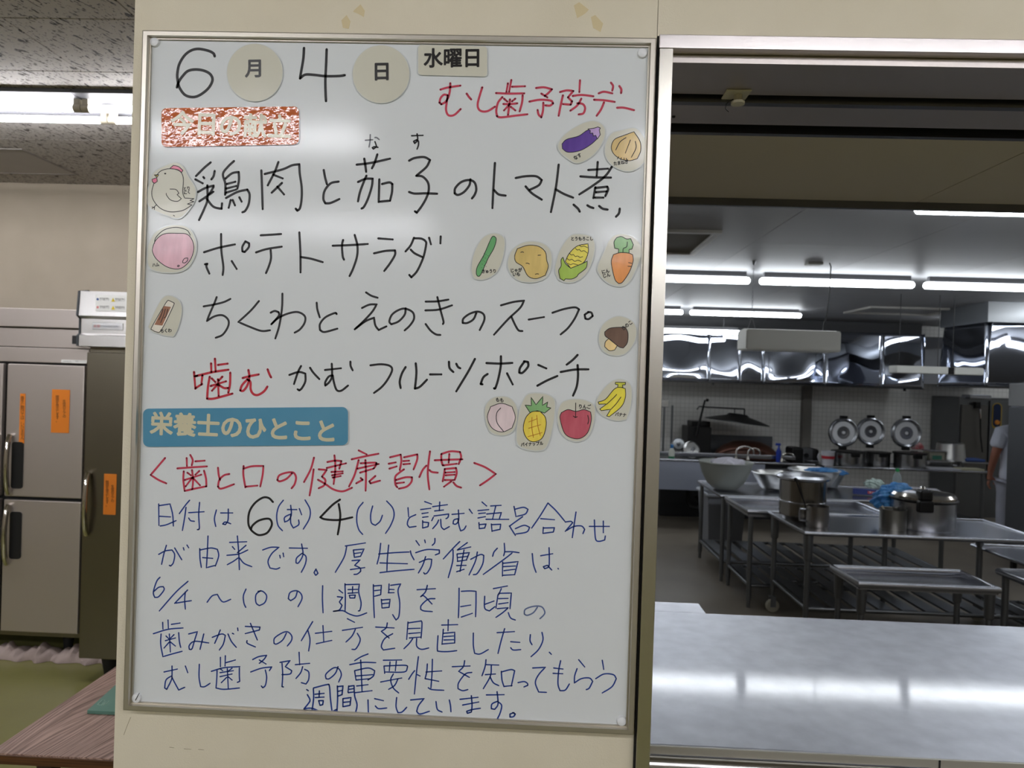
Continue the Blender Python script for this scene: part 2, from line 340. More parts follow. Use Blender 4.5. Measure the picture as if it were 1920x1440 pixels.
 "1502,465 1530,487;1490,515 1530,520 1505,555 1525,580 1505,615 1460,625 1530,620 1580,645 1640,660 1710,637;1547,418 1550,520 1548,620;1550,425 1655,422 1650,480 1668,560 1660,615 1648,622;1570,462 1640,460;1605,440 1603,490;1570,490 1640,485;1580,505 1585,525;1580,505 1625,503 1620,525 1585,525;"
 "1760,425 1762,550 1768,672;1765,435 1820,430 1815,500 1770,512;1770,470 1815,465;1820,535 1825,600;1825,540 1885,535 1878,595 1830,600;1828,568 1880,562"),
 (720, 990, 2.1,
 "38,420 35,485;50,430 125,420 105,470 118,560 112,660 90,690 65,650;38,460 75,462;32,486 75,485;248,463 385,455;325,430 310,480 275,515 300,510 360,570;382,530 330,535 280,580 275,610 300,622 362,627;"
 "563,452 562,560 558,672;580,475 640,472 690,475 690,560 687,665;575,590 650,578;580,668 662,640;755,512 755,600 790,622 832,590;758,572 825,548;820,455 925,435;880,455 860,500;855,500 840,600;860,490 955,488 945,605;860,530 930,528;860,570 930,560;850,605 930,598;930,600 890,635 840,670;932,635 950,675 985,690")]),
('fainter blue character at the end of the third note line', 'ink_blue_faded', [(720, 990, 2.2, "1150,595 1120,635 1075,655 1052,645 1060,610 1120,588 1180,590 1205,625 1200,650 1170,680")]),
('fourth blue line of the note', 'ink_blue', [(240, 1150, 2.1,
 "260,68 262,118;300,50 303,110;325,83 390,73;190,153 300,120 412,110;248,155 245,230 262,325 330,305 405,285;380,145 385,210 395,255;285,170 305,190;345,160 320,185;280,205 355,185;310,155 318,290;310,215 270,260;318,215 355,245;"
 "455,155 520,138 500,200 480,265 460,270 460,240 500,210 605,222;568,155 555,210 540,270;632,180 700,155 730,165 715,230 685,275;692,125 670,180 650,225;750,155 775,210 812,255;783,150 793,155;822,110 825,130;"
 "880,98 990,103 985,125 880,152;918,75 945,140 970,200;893,205 895,225 955,252;1188,148 1160,200 1115,230 1095,225 1100,185 1160,145 1200,140 1228,170 1225,205 1195,245;1385,62 1350,120 1300,205;1350,130 1365,200 1355,282;1405,150 1528,135;1462,92 1468,210;1412,228 1528,203;1645,40 1698,67;1608,128 1758,105;1705,120 1680,170 1635,215;1720,150 1742,200 1710,265 1680,270"),
 (700, 1150, 2.1,
 "18,103 155,110;105,72 95,110 60,135 118,185;145,153 85,190 60,245 75,275 160,262;260,65 250,195;260,72 360,57 365,80 358,185;262,115 350,112;265,152 350,145;270,185 355,178;295,190 270,225 230,265;325,190 325,245 360,270 415,260;"
 "513,88 632,85;562,48 560,130;525,120 515,232;525,150 610,142 610,220;530,175 600,170;530,200 600,198;520,230 610,222;485,168 480,270 495,285 560,287 625,280;750,148 750,240 760,300 800,305 862,272;928,145 1058,137;985,115 960,200 935,300;1030,213 1098,218;1030,258 1050,275 1105,272;1178,160 1175,205 1190,235;1265,143 1272,200 1240,270 1183,325;1320,292 1335,307")]),
('fifth blue line of the note', 'ink_blue', [(240, 1150, 2.1,
 "270,440 370,418;330,395 330,460 325,500 290,570 275,560 285,500 325,470 350,520 380,575 425,555;430,395 448,445;535,382 533,480 545,550 575,550 615,525;693,330 693,400;730,318 728,395;735,370 805,350;625,435 720,408 838,400;668,430 665,500 660,560 720,570 835,560;835,410 835,470 838,510 820,518;690,415 710,430;780,412 750,435;690,445 790,430;745,415 752,565;690,475 780,455;740,480 700,520;750,475 780,500;"
 "935,347 980,325 1040,315 1020,345 985,375;985,350 1035,380;920,440 1000,412 1078,402 1060,430;1030,425 1040,480 1030,540 1010,558 1000,545;1140,368 1215,355 1180,400 1228,430 1215,455 1155,460;1155,375 1160,460 1155,550 1165,552;1283,292 1287,385;1255,385 1362,375;1310,400 1295,445 1260,488;1325,420 1355,440 1355,495 1335,530 1300,520;"
 "1575,400 1555,450 1510,490 1485,490 1485,455 1540,410 1580,415 1600,460 1580,515;1800,305 1750,325 1700,355;1663,385 1760,368 1858,370;1745,350 1750,450 1755,585;1700,435 1710,500;1700,430 1800,410 1850,430 1840,470 1800,500;1710,470 1835,460;1710,500 1815,490;1715,545 1800,535;1705,595 1830,580"),
 (700, 1150, 2.1,
 "75,352 212,350;125,365 120,430;172,360 165,430;80,395 85,450;85,395 240,390 255,410 230,440 90,440;55,515 212,485;150,455 130,500 150,560 190,597;185,490 160,540 115,570;338,325 325,430 308,605;265,495 290,455 310,430;330,460 350,470;405,380 400,440 388,490;395,440 512,432;443,345 440,450 432,560;390,490 490,510;412,558 440,572 528,577;"
 "592,400 725,395;685,355 675,400 640,435 720,480;738,443 690,455 640,520 635,565 670,580 708,572;845,348 838,400 815,468;848,385 940,388;840,460 915,455;885,392 878,470 825,565;875,475 900,520 940,542;960,435 965,500 980,550;960,440 1030,422 1060,430 1035,545;985,548 1040,542;1085,520 1130,512 1155,525 1158,540 1130,552;"
 "1195,410 1290,405 1240,460 1215,520 1240,590 1298,593;1405,355 1390,430 1385,530 1400,580 1440,575 1470,530;1353,410 1422,418;1348,450 1420,453;1540,348 1585,402;1528,415 1510,470 1508,522 1560,490 1620,485 1645,510 1620,560 1597,572;1717,352 1728,420;1668,490 1730,455 1800,460 1822,490 1790,550 1717,597")]),
('sixth blue line squeezed in at the foot of the note', 'ink_blue', [(240, 1150, 2.3,
 "1340,572 1352,580;1345,610 1365,650 1350,680 1320,715 1380,712 1440,735 1510,745 1565,720;1390,565 1392,640 1378,742;1392,560 1490,535 1510,545 1518,640 1530,735;1403,607 1470,600;1435,582 1433,625;1405,632 1470,628;1430,655 1440,690;1432,655 1465,655 1460,685 1440,690;"
 "1570,545 1572,640 1565,760;1570,550 1612,545 1605,610 1572,622;1575,585 1608,578;1655,545 1650,590;1655,548 1695,542 1700,620 1718,690 1700,765;1660,570 1690,565;1652,595 1695,590;1612,640 1612,700;1612,640 1672,632 1665,690 1615,700;1615,668 1668,662;1800,650 1803,750"),
 (700, 1150, 2.2,
 "10,640 75,655;15,695 40,715 100,710;175,632 170,700 185,745 215,740 250,705;280,650 380,640 340,690 325,735 350,755 420,735;470,662 480,720 515,740;570,650 578,690 582,738;650,645 785,630;670,688 790,665;735,618 740,690 735,740 705,750 700,735 740,722 802,712;848,612 980,610;928,588 935,680 910,720 885,715 890,680 930,660 962,690 950,750 925,800;1055,745 1025,755 1025,778 1050,775 1065,755 1045,745")]),
]
# ------------------------------------------------------------------ palette
wallpaper = mat('cream_wallpaper', (220, 212, 190), .8, noise=(6, (212, 203, 179), .6), bump=(420, .35, .0012))
plaster = mat('plaster_wall', (160, 149, 133), .85, noise=(4, (150, 140, 124), .6))
white_paint = mat('white_enamel', (226, 228, 228), .45)
steel = mat('brushed_steel', (196, 196, 194), .24, 1.0, bump=(30, .04, .002, (1, 1, 40)))
steel_v = mat('brushed_steel_vertical', (206, 202, 192), .3, 1.0, bump=(60, .12, .001, (14, 14, 1)))
steel_counter = mat('counter_steel', (206, 208, 216), .36, .8, coat=.7, crough=.05, bump=(70, .04, .0004, (1, 14, 1)), noise=(16, (186, 188, 197), .9))
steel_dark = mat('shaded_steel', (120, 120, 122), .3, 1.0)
steel_hood = mat('hood_steel', (180, 185, 197), .035, 1.0)
steel_mirror = mat('polished_steel', (208, 208, 206), .12, 1.0)
alu = mat('frame_aluminium', (196, 190, 178), .38, .85)
black = mat('black_plastic', (24, 24, 25), .45)
rubber = mat('dark_rubber', (18, 17, 16), .7)
board_face = mat('enamel_whiteboard', (217, 221, 222), .13, spec=.34, bump=(6, .05, .002))
film = mat('laminated_card', (208, 206, 190), .14, spec=.5, bump=(26, .35, .0012))
film_edge = mat('laminate_film', (206, 210, 208), .1, spec=.5, bump=(26, .35, .0012))
ink = {
 'ink_black': mat('ink_black', (20, 19, 21), .5), 'ink_faded': mat('ink_faded', (128, 130, 138), .6),
 'ink_red': mat('ink_red', (192, 54, 78), .5), 'ink_red2': mat('ink_red2', (186, 34, 52), .5),
 'ink_blue': mat('ink_blue', (22, 58, 140), .5), 'ink_blue_faded': mat('ink_blue_faded', (96, 112, 152), .5)}

# ------------------------------------------------------------------ the two rooms
DZ, KZ = 2.95, 2.62            # ceiling heights: dining room, kitchen
green_floor = mat('green_vinyl', (126, 124, 76), .22, spec=.5, noise=(3, (118, 116, 70), .6))
grey_floor = mat('kitchen_floor', (128, 120, 108), .35, spec=.4, noise=(2.5, (112, 104, 94), .7))
struct('floor', green_floor, ((-6, -8, -.1), (5.5, .3, 0)), ((-6, .3, -.1), (.72, 3.75, 0)))
struct('floor', grey_floor, ((.72, .3, -.1), (9, 9.2, 0)))
pil = struct('wall_front', wallpaper, ((-.026, .02, 0), (.9135, .30, DZ)))
lint = struct('wall_lintel', wallpaper, ((.9145, .02, 2.306), (5.5, .16, DZ)))
struct('wall_below_counter', wallpaper, ((.9145, .02, 0), (5.5, .16, .86)))
struct('wall_back', plaster, ((-6, 3.6, 0), (.72, 3.75, DZ+.2)))
struct('wall_left', plaster, ((-6.12, -8, 0), (-6, 3.75, DZ)))
struct('wall_right', plaster, ((5.5, -8, 0), (5.62, .16, DZ)))
struct('wall_rear', plaster, ((-6.12, -8.12, 0), (5.62, -8, DZ)))
struct('wall_partition', plaster, ((.62, .30, 0), (.72, 3.6, DZ)))
ktile = bpy.data.materials.new('white_wall_tile'); ktile.use_nodes = True
def _tile():
    nt = ktile.node_tree; N = nt.nodes; L = nt.links; b = N['Principled BSDF']
    tc = N.new('ShaderNodeTexCoord'); sp = N.new('ShaderNodeSeparateXYZ'); cb = N.new('ShaderNodeCombineXYZ'); ad = N.new('ShaderNodeMath')
    L.new(tc.outputs['Object'], sp.inputs[0]); L.new(sp.outputs[0], ad.inputs[0]); L.new(sp.outputs[1], ad.inputs[1])
    L.new(ad.outputs[0], cb.inputs[0]); L.new(sp.outputs[2], cb.inputs[1])
    br = N.new('ShaderNodeTexBrick'); br.offset = 0; br.inputs['Scale'].default_value = 1
    br.inputs['Brick Width'].default_value = .06; br.inputs['Row Height'].default_value = .06; br.inputs['Mortar Size'].default_value = .003
    br.inputs['Color1'].default_value = (*lin((230, 228, 224)), 1); br.inputs['Color2'].default_value = (*lin((224, 222, 218)), 1)
    br.inputs['Mortar'].default_value = (*lin((196, 194, 188)), 1)
    L.new(cb.outputs[0], br.inputs['Vector']); L.new(br.outputs['Color'], b.inputs['Base Color']); b.inputs['Roughness'].default_value = .35
_tile()
struct('wall_kitchen_back', ktile, ((.62, 9.0, 0), (9.1, 9.15, KZ+.1)))
struct('wall_kitchen_left', ktile, ((.62, 3.6, 0), (.72, 9.0, KZ+.1)))
struct('wall_kitchen_right', ktile, ((9.0, .16, 0), (9.12, 9.0, KZ+.1)))
struct('wall_kitchen_near', plaster, ((5.5, .16, 0), (9.1, .3, KZ+.1)))
x0 = RY(1505, 800, 8.9).x; x1 = RY(1521, 800, 8.9).x
struct('wall_column', mat('grey_column', (120, 116, 110), .6), ((x0, 8.9, 0), (x1, 9.0, KZ)))

# dining room ceiling: fissured acoustic panels in view, a plain slab beyond
def fissured():
    M = bpy.data.materials.new('acoustic_panel'); M.use_nodes = True; nt = M.node_tree; N = nt.nodes; L = nt.links; b = N['Principled BSDF']
    b.inputs['Roughness'].default_value = .9
    tc = N.new('ShaderNodeTexCoord'); fac = None
    for sc, st, rot, lo, hi, off in ((1, (62, 17, 1), .32, .60, .625, 0), (1, (120, 55, 1), .3, .61, .635, 3.1)):
        mp = N.new('ShaderNodeMapping'); mp.inputs['Rotation'].default_value = (0, 0, rot); mp.inputs['Location'].default_value = (off, off, 0)
        mp2 = N.new('ShaderNodeMapping'); mp2.inputs['Scale'].default_value = st
        L.new(tc.outputs['Object'], mp.inputs[0]); L.new(mp.outputs[0], mp2.inputs[0])
        n = N.new('ShaderNodeTexNoise'); n.inputs['Scale'].default_value = 1; n.inputs['Detail'].default_value = 2.5
        L.new(mp2.outputs[0], n.inputs['Vector'])
        r = N.new('ShaderNodeMapRange'); r.inputs[1].default_value = lo; r.inputs[2].default_value = hi; L.new(n.outputs['Fac'], r.inputs[0])
        if fac is None: fac = r.outputs[0]
        else:
            mm = N.new('ShaderNodeMath'); mm.operation = 'MAXIMUM'; L.new(fac, mm.inputs[0]); L.new(r.outputs[0], mm.inputs[1]); fac = mm.outputs[0]
    mx = N.new('ShaderNodeMix'); mx.data_type = 'RGBA'; mx.inputs[6].default_value = (*lin((176, 170, 164)), 1); mx.inputs[7].default_value = (*lin((44, 38, 32)), 1)
    L.new(fac, mx.inputs[0]); L.new(mx.outputs[2], b.inputs['Base Color'])
    bp = N.new('ShaderNodeBump'); bp.invert = True; bp.inputs['Distance'].default_value = .003; bp.inputs['Strength'].default_value = .6
    L.new(fac, bp.inputs['Height']); L.new(bp.outputs[0], b.inputs['Normal'])
    return M
acoustic = fissured()
ceil_d = struct('ceiling', mat('ceiling_backing', (70, 66, 62), .9), ((-6.1, -8.1, DZ+.012), (5.62, 3.75, DZ+.1)))
pan_w, pan_d, gap = .91, .455, .0045
bm = BM(); box(bm, (gap/2, gap/2, 0), (pan_w-gap/2, pan_d-gap/2, .012), .0012, 1)
pan = link('ceiling_panel', bm, acoustic, ceil_d); first = True
ys = [1.285-.455*k for k in range(20, 0, -1)] + [1.285+.455*k for k in range(0, 6)]
nrow = 0
for yy in ys:
    k = round((yy-1.285)/.455)
    off = {0: -1.255, 1: -1.255+.455, 2: -1.80, 3: -1.80, 4: -1.35, 5: -1.8}.get(k, -1.255 + (.5 if k % 2 else 0))
    xx = off - 5*pan_w
    while xx < 5.4:
        if xx+pan_w < -5.9: xx += pan_w; continue
        if yy < -.6 and False: pass
        if yy >= -4.8:
            o = pan if first else pan.copy()
            if not first: COL.objects.link(o)
            first = False
            o.location = (xx, yy, DZ); nrow += 1
            if yy > .1 and xx+pan_w > .6: o.scale.x = max(.05, (.6-xx)/pan_w)
            if yy > .1 and xx > .5:
                bpy.data.objects.remove(o); nrow -= 1; break
            if xx+pan_w > 5.5: o.scale.x = (5.5-xx)/pan_w
        xx += pan_w
struct('ceiling_slab', mat('plain_ceiling', (176, 170, 164), .9), ((-6, -8, DZ), (5.5, -4.95, DZ+.0115)))
# ceiling hatch
v = [RZ(*p, DZ) for p in ((0, 280), (40, 280), (137, 326), (0, 326))]
hx1 = v[1].x; hy0, hy1 = v[1].y, v[2].y
hatch = empty('ceiling_hatch', (hx1-.6, hy0, DZ), 'flat square access panel set flush in the speckled ceiling above the refrigerators', 'hatch')
part('hatch_frame', hatch, mat('hatch_edge', (120, 114, 108), .6), ((hx1-.62, hy0-.012, DZ-.006), (hx1, hy0, DZ)), ((hx1-.62, hy1, DZ-.006), (hx1, hy1+.012, DZ)), ((hx1, hy0-.012, DZ-.006), (hx1+.012, hy1+.012, DZ)), ((hx1-.632, hy0-.012, DZ-.006), (hx1-.62, hy1+.012, DZ)))
part('hatch_panel', hatch, mat('hatch_face', (166, 160, 154), .8, noise=(3, (158, 152, 146), .7)), ((hx1-.62, hy0, DZ-.003), (hx1, hy1, DZ)))

# kitchen ceiling in large boards with fine joints
kc = struct('ceiling_kitchen', mat('kitchen_ceiling_backing', (60, 60, 60), .9), ((.72, .3, KZ+.01), (9.05, 9.05, KZ+.1)))
kmat = mat('kitchen_ceiling_board', (158, 158, 160), .5, spec=.4)
bm = BM(); box(bm, (.002, .002, 0), (.908, 1.818, .01)); kp = link('ceiling_panel', bm, kmat, kc); first = True
sx = RZ(1834, 406, KZ).x
for i in range(-8, 9):
    for j in range(0, 5):
        xx = sx + i*.91; yy = .35 + j*1.82 - (.6 if i % 2 else 0)
        if xx < .6 or xx > 8.6: continue
        o = kp if first else kp.copy()
        if not first: COL.objects.link(o)
        first = False; o.location = (xx, yy, KZ)
        if xx+.91 > 9: o.scale.x = (9-xx)/.91
        if yy+1.82 > 9: o.scale.y = (9-yy)/1.82
        if yy < .3: o.location.y = .3; o.scale.y = (1.82-(.3-yy))/1.82

# ------------------------------------------------------------------ fluorescent fittings
lamp_d = mat('lit_tube_dining', (255, 255, 255), .4, emit=((250, 250, 255), DINE_LIGHT))
lamp_k = mat('lit_tube_kitchen', (255, 255, 255), .4, emit=((244, 250, 255), KITCHEN_LIGHT))
unlit = mat('unlit_tube', (205, 208, 210), .3)
cap_m = mat('tube_cap', (176, 168, 150), .5)
def twin_fitting(x0, n, y, lit, label, tubes=(0, 1)):
    """a run of twin tube fittings on the dining room ceiling; one thing per 1.25 m unit"""
    for i in range(n):
        xa = x0 + i*1.26
        t = empty('ceiling_light', (xa+.63, y, DZ), label[i], 'ceiling light', 'twin tube lights on the dining room ceiling')
        bm = BM(); box(bm, (xa, y-.16, DZ-.02), (xa+1.258, y+.16, DZ), .004)
        prism(bm, [], 0, 0) if False else None
        link('lamp_housing', bm, mat('lamp_housing_paint', (74, 74, 77), .5), t, world=True)
        for s in (0, 1):
            yy = y-.075+s*.15; dx = .035*s
            bm = BM(); tube(bm, [(xa+.045+dx, yy, DZ-.06), (xa+1.215+dx, yy, DZ-.06)], .0155, 14)
            link('lamp_tube', bm, (lamp_d if lit[i] else unlit), t, True, world=True)
            for e in (xa+.02+dx, xa+1.24+dx):
                bm = BM(); tube(bm, [(e-.018, yy, DZ-.06), (e+.018, yy, DZ-.06)], .019, 12); box(bm, (e-.014, yy-.014, DZ-.06), (e+.014, yy+.014, DZ-.018))
                link('lamp_holder', bm, cap_m, t, True, world=True)
X0 = -1.42-1.26*3
twin_fitting(X0, 4, 2.08, (1, 1, 1, 1), ['white twin tube ceiling light farthest left over the refrigerators', 'white twin tube ceiling light second from left over the refrigerators', 'lit white twin tube ceiling light at the left edge above the refrigerators', 'lit white twin tube ceiling light beside the cream pillar edge'])
for yy, nm in ((-2.33, 'nearer'), (-4.5, 'farther')):
    twin_fitting(X0, 8, yy, (1, 1, 1, 1, 0, 1, 1, 1), ['twin tube ceiling light %s in the %s row facing the whiteboard' % (q, nm) for q in ('first from left', 'second from left', 'third from left', 'fourth from left', 'fifth, unlit,', 'sixth from left', 'second from right', 'rightmost')])

def single_fitting(a, b, label, lit=True, drop=.055, group='single tube lights on the kitchen ceiling', top=KZ):
    """surface tube with a translucent cover from a to b"""
    a = Vector(a); b = Vector(b); t = empty('ceiling_light', ((a+b)/2)+Vector((0, 0, 0)), label, 'ceiling light', group)
    d = (b-a).normalized(); n = Vector((-d.y, d.x, 0))
    bm = BM(); r = .034
    rings = []
    for q, s in ((a-d*.0, .6), (a+d*.012, 1), (b-d*.012, 1), (b, .6)):
        rings.append([bm.verts.new(q + n*(r*s*math.cos(2*PI*k/16)) + Vector((0, 0, r*s*.8*math.sin(2*PI*k/16)))) for k in range(16)])
    for A, B in zip(rings, rings[1:]):
        for k in range(16): bm.faces.new((A[k], A[(k+1) % 16], B[(k+1) % 16], B[k]))
    bm.faces.new(rings[0]); bm.faces.new(rings[-1])
    link('lamp_cover', bm, lamp_k if lit else unlit, t, True, world=True)
    bm = BM(); zt = a.z + .03
    if top-zt > .12:
        for q in (a+d*.2, b-d*.2): box(bm, (q.x-.005, q.y-.005, zt+.03), (q.x+.005, q.y+.005, top))
        top = zt+.035
    c = [a+d*.03-n*.02, a+d*.03+n*.02, b-d*.03+n*.02, b-d*.03-n*.02]
    lo = [bm.verts.new((p.x, p.y, zt)) for p in c]; hi = [bm.verts.new((p.x, p.y, top)) for p in c]
    bm.faces.new(lo); bm.faces.new(hi)
    for k in range(4): bm.faces.new((lo[k], lo[(k+1) % 4], hi[(k+1) % 4], hi[k]))
    link('lamp_housing', bm, MATS['lamp_housing_paint'], t, world=True)
    return t
ZT = 2.55
def row(y, edges, labels, z=ZT):
    for (xa, xb), lb in zip(edges, labels): single_fitting((xa, y, z), (xb, y, z), lb)
y1 = RZ(1425, 527, ZT).y; xa = RY(1425, 527, y1).x; xb = RY(1713, 534, y1).x; p = RY(1733, 535, y1).x-xa
row(y1, [(xa+(k-2)*p, xb+(k-2)*p) for k in range(6)], ['kitchen tube light of the near row, hidden left of the steel jamb', 'lit kitchen tube light of the bright middle row, cut by the steel jamb', 'lit kitchen tube light whose middle is crossed by the black cord', 'lit kitchen tube light of the middle row at the right edge', 'kitchen tube light of the middle row just out of frame', 'kitchen tube light at the far right end of the middle row'])
y2 = RZ(1400, 589, ZT).y; xa = RY(1294, 588, y2).x; xb = RY(1502, 591, y2).x; p2 = xa-RY(1280, 588, y2).x + (xb-xa)
row(y2, [(xa-p2, xb-p2), (xa, xb)], ['lit kitchen tube light of the second row ending beside the jamb', 'lit kitchen tube light of the second row above the hanging white box'])
y3 = 7.8; z3 = RY(1388, 624, y3).z; xb = RY(1387, 624, y3).x
row(y3, [(xb-1.2, xb), (xb-2.45, xb-1.25)], ['lit kitchen tube light lowest and farthest, just above the hood', 'kitchen tube light of the farthest row hidden behind the jamb'], z3)
y0 = RZ(1820, 403.5, ZT-.027).y; xa = RY(1717, 400, y0).x
row(y0, [(xa+k*1.24, xa+k*1.24+1.2) for k in (0, 1)], ['lit kitchen tube light skimming the soffit edge at upper right', 'kitchen tube light of the nearest row right of the frame'])
a = RZ(1790, 608, ZT); b = RZ(1920, 588, ZT); dd = (b-a).normalized()
single_fitting(a, a+dd*1.2, 'lit kitchen tube light running slantwise towards the viewer at the right')
single_fitting(a+dd*1.26, a+dd*2.46, 'kitchen tube light continuing the slanting row out of frame')

# ------------------------------------------------------------------ the pass-through: steel trim, shutter box, soffit
struct('trim_1', mat('header_steel', (214, 208, 206), .3, 1.0, bump=(60, .10, .001, (1, 1, 30))), ((.916, .006, 2.2865), (5.5, .03, 2.3105)), bev=.0015)
struct('trim_2', steel_v, ((.9165, .004, 0), (.9405, .03, 2.2855)), bev=.0015)
struct('trim_3', mat('trim_gap', (20, 18, 16), .8), ((.9135, .012, 0), (.9165, .024, 2.31)))
sh = empty('shutter_box', (1, .1, 2.27), 'dark stainless lining with guide slots across the top of the pass-through', 'shutter box')
part('soffit_panel', sh, mat('soffit_steel', (196, 188, 184), .42, .9, bump=(30, .06, .001, (1, 20, 1))), ((.93, .03, 2.272), (5.4, .168, 2.286)))
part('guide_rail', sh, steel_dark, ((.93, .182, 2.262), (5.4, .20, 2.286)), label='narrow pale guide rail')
part('shutter_slot', sh, rubber, ((.93, .168, 2.282), (5.4, .182, 2.286)), ((.93, .20, 2.284), (5.4, .21, 2.286)), ((.93, .318, 2.284), (5.4, .355, 2.286)))
part('inner_panel', sh, mat('soffit_steel', (0, 0, 0)), ((.93, .21, 2.268), (5.4, .318, 2.286)))
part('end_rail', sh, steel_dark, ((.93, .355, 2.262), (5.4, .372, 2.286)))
bm = BM(); q = RZ(1263, 218, 2.268); lathe(bm, [(0, 0), (.004, 0), (.003, -.003), (0, -.0035)], q, 10); link('screw', bm, black, sh, True, world=True)
sof = struct('soffit', mat('beige_soffit', (190, 181, 160), .7), ((.93, .372, 2.27), (5.4, 1.45-.455, 2.60)), ((.72, .16, 2.286), (5.4, .372, 2.60)))
part('soffit_board', sof, MATS['beige_soffit'], ((.93, .374, 2.267), (RZ(1721, 377, 2.27).x-.0015, .93, 2.27)), ((RZ(1721, 377, 2.27).x+.0015, .374, 2.267), (5.4, .93, 2.27)))
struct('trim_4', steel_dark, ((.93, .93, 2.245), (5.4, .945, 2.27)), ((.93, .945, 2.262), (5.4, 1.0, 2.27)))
# adhesive hook under the soffit panel
hq = RZ(1380, 176, 2.272)
hk = empty('adhesive_hook', (hq.x, hq.y, 2.272), 'small square white adhesive hook with round knob under the steel lining', 'hook')
bm = BM(); box(bm, (-.024, -.024, -.004), (.024, .024, 0), .004); link('hook_plate', bm, mat('aged_white_plastic', (196, 190, 168), .45), hk, True)
bm = BM(); lathe(bm, [(0, -.004), (.008, -.004), (.008, -.014), (.013, -.017), (.013, -.022), (0, -.023)], (.003, -.004, 0), 20); link('knob', bm, MATS['aged_white_plastic'], hk, True)
bm = BM(); tube(bm, [(.003-.009, -.004, -.012), (-.014, -.012, -.018), (-.022, -.016, -.026), (-.023, -.014, -.035), (-.016, -.012, -.04)], .0007, 6); link('wire_loop', bm, rubber, hk, True)

# ------------------------------------------------------------------ serving counter
CZ = .93; CY0 = RZ(1560, 1412, CZ).y
sc_ = empty('serving_counter', (1.5, .3, 0), 'long brushed stainless serving counter across the pass-through opening', 'counter')
yb = RZ(1560, 1160, CZ).y
bm = BM(); box(bm, (.935, CY0, CZ-.03), (5.4, yb, CZ), .003); box(bm, (.722, .303, CZ-.03), (.936, yb, CZ-.0002), .002); link('countertop', bm, steel_counter, sc_, True, world=True)
part('front_lip', sc_, mat('lip_steel', (190, 188, 178), .45, .8), ((.935, CY0-.006, CZ-.018), (5.4, CY0, CZ-.0005)), bev=.001)
bm = BM(); tube(bm, [(.935, CY0-.008, CZ-.038), (5.4, CY0-.008, CZ-.038)], .018, 20); link('front_rail', bm, steel, sc_, True, world=True)
part('seam_plate', sc_, rubber, ((RY(1757, 1432, CY0).x, CY0-.0075, CZ-.019), (RY(1760, 1432, CY0).x, CY0-.006, CZ-.001)), label='dark joint line on the lip')
for xx in (1.0, 3.0, 5.2): part('support_leg', sc_, steel, ((xx-.02, yb-.08, 0), (xx+.02, yb-.04, CZ-.03)))
e1 = RZ(1305, 1131, CZ); e0 = RZ(1322, 1157, CZ)
ex = empty('side_table', (1.1, yb+.05, 0), 'small stainless table corner behind the left end of the serving counter', 'table')
bm = BM(); box(bm, (.74, yb+.002, CZ-.03), (e1.x+.01, e1.y, CZ), .003); link('tabletop', bm, steel_counter, ex, True, world=True)
for xx in (.78, e1.x-.04): part('leg', ex, steel, ((xx-.015, e1.y-.05, 0), (xx+.015, e1.y-.02, CZ-.03)))

# ------------------------------------------------------------------ whiteboard
BY = .0115
BX1, BZ1, BZ0 = .91, 2.301, 1.0857
wb = empty('whiteboard', (.455, .02, 1.69), 'large framed whiteboard with handwritten menu in black, red and blue marker', 'whiteboard')
part('writing_surface', wb, board_face, ((.008, BY, BZ0+.008), (BX1-.008, .0195, BZ1-.008)))
def frame_bar(a, b, c, d):          # mitred moulding, outer corner to inner corner
    bm = BM()
    prof = [(0, 0.0195), (0, .001), (.15, 0), (.72, 0), (.8, .004), (.8, .0075), (1, .0075), (1, BY+.001)]
    va = [bm.verts.new((a[0]+(c[0]-a[0])*t, y, a[1]+(c[1]-a[1])*t)) for t, y in prof]
    vb = [bm.verts.new((b[0]+(d[0]-b[0])*t, y, b[1]+(d[1]-b[1])*t)) for t, y in prof]
    for i in range(len(prof)-1): bm.faces.new((va[i], va[i+1], vb[i+1], vb[i]))
    bm.faces.new(va); bm.faces.new(vb[::-1])
    return link('frame_bar', bm, alu, wb, world=True)
O = [(0, BZ1), (BX1, BZ1), (BX1, BZ0), (0, BZ0)]; f_ = .0125
I = [(f_, BZ1-f_), (BX1-f_, BZ1-f_), (BX1-f_, BZ0+f_), (f_, BZ0+f_)]
for i in range(4): frame_bar(O[i], O[(i+1) % 4], I[i], I[(i+1) % 4])
part('backing', wb, black, ((.001, .0185, BZ0+.001), (BX1-.001, .0205, BZ1-.001)), ((-.002, .0192, BZ0-.002), (BX1+.002, .0199, BZ1+.002)))
for px, py in ((291, 80), (1204, 101), (257, 1308), (1165, 1351)):
    v = RY(px, py, BY); bm = BM()
    lathe(bm, [(.0088, 0), (.0088, .0015), (.0075, .0042), (.004, .0056), (0, .006)], (v.x, BY, v.z), 28, 'y')
    o = link('screw_cap', bm, mat('white_cap', (226, 228, 230), .3), wb, True, world=True)
bm = BM(); strokes(bm, "254,1313 261,1300", 0, 0, 1.3, BY-.0062, 1); link('scratch', bm, ink['ink_black'], wb, world=True)
kk = 0
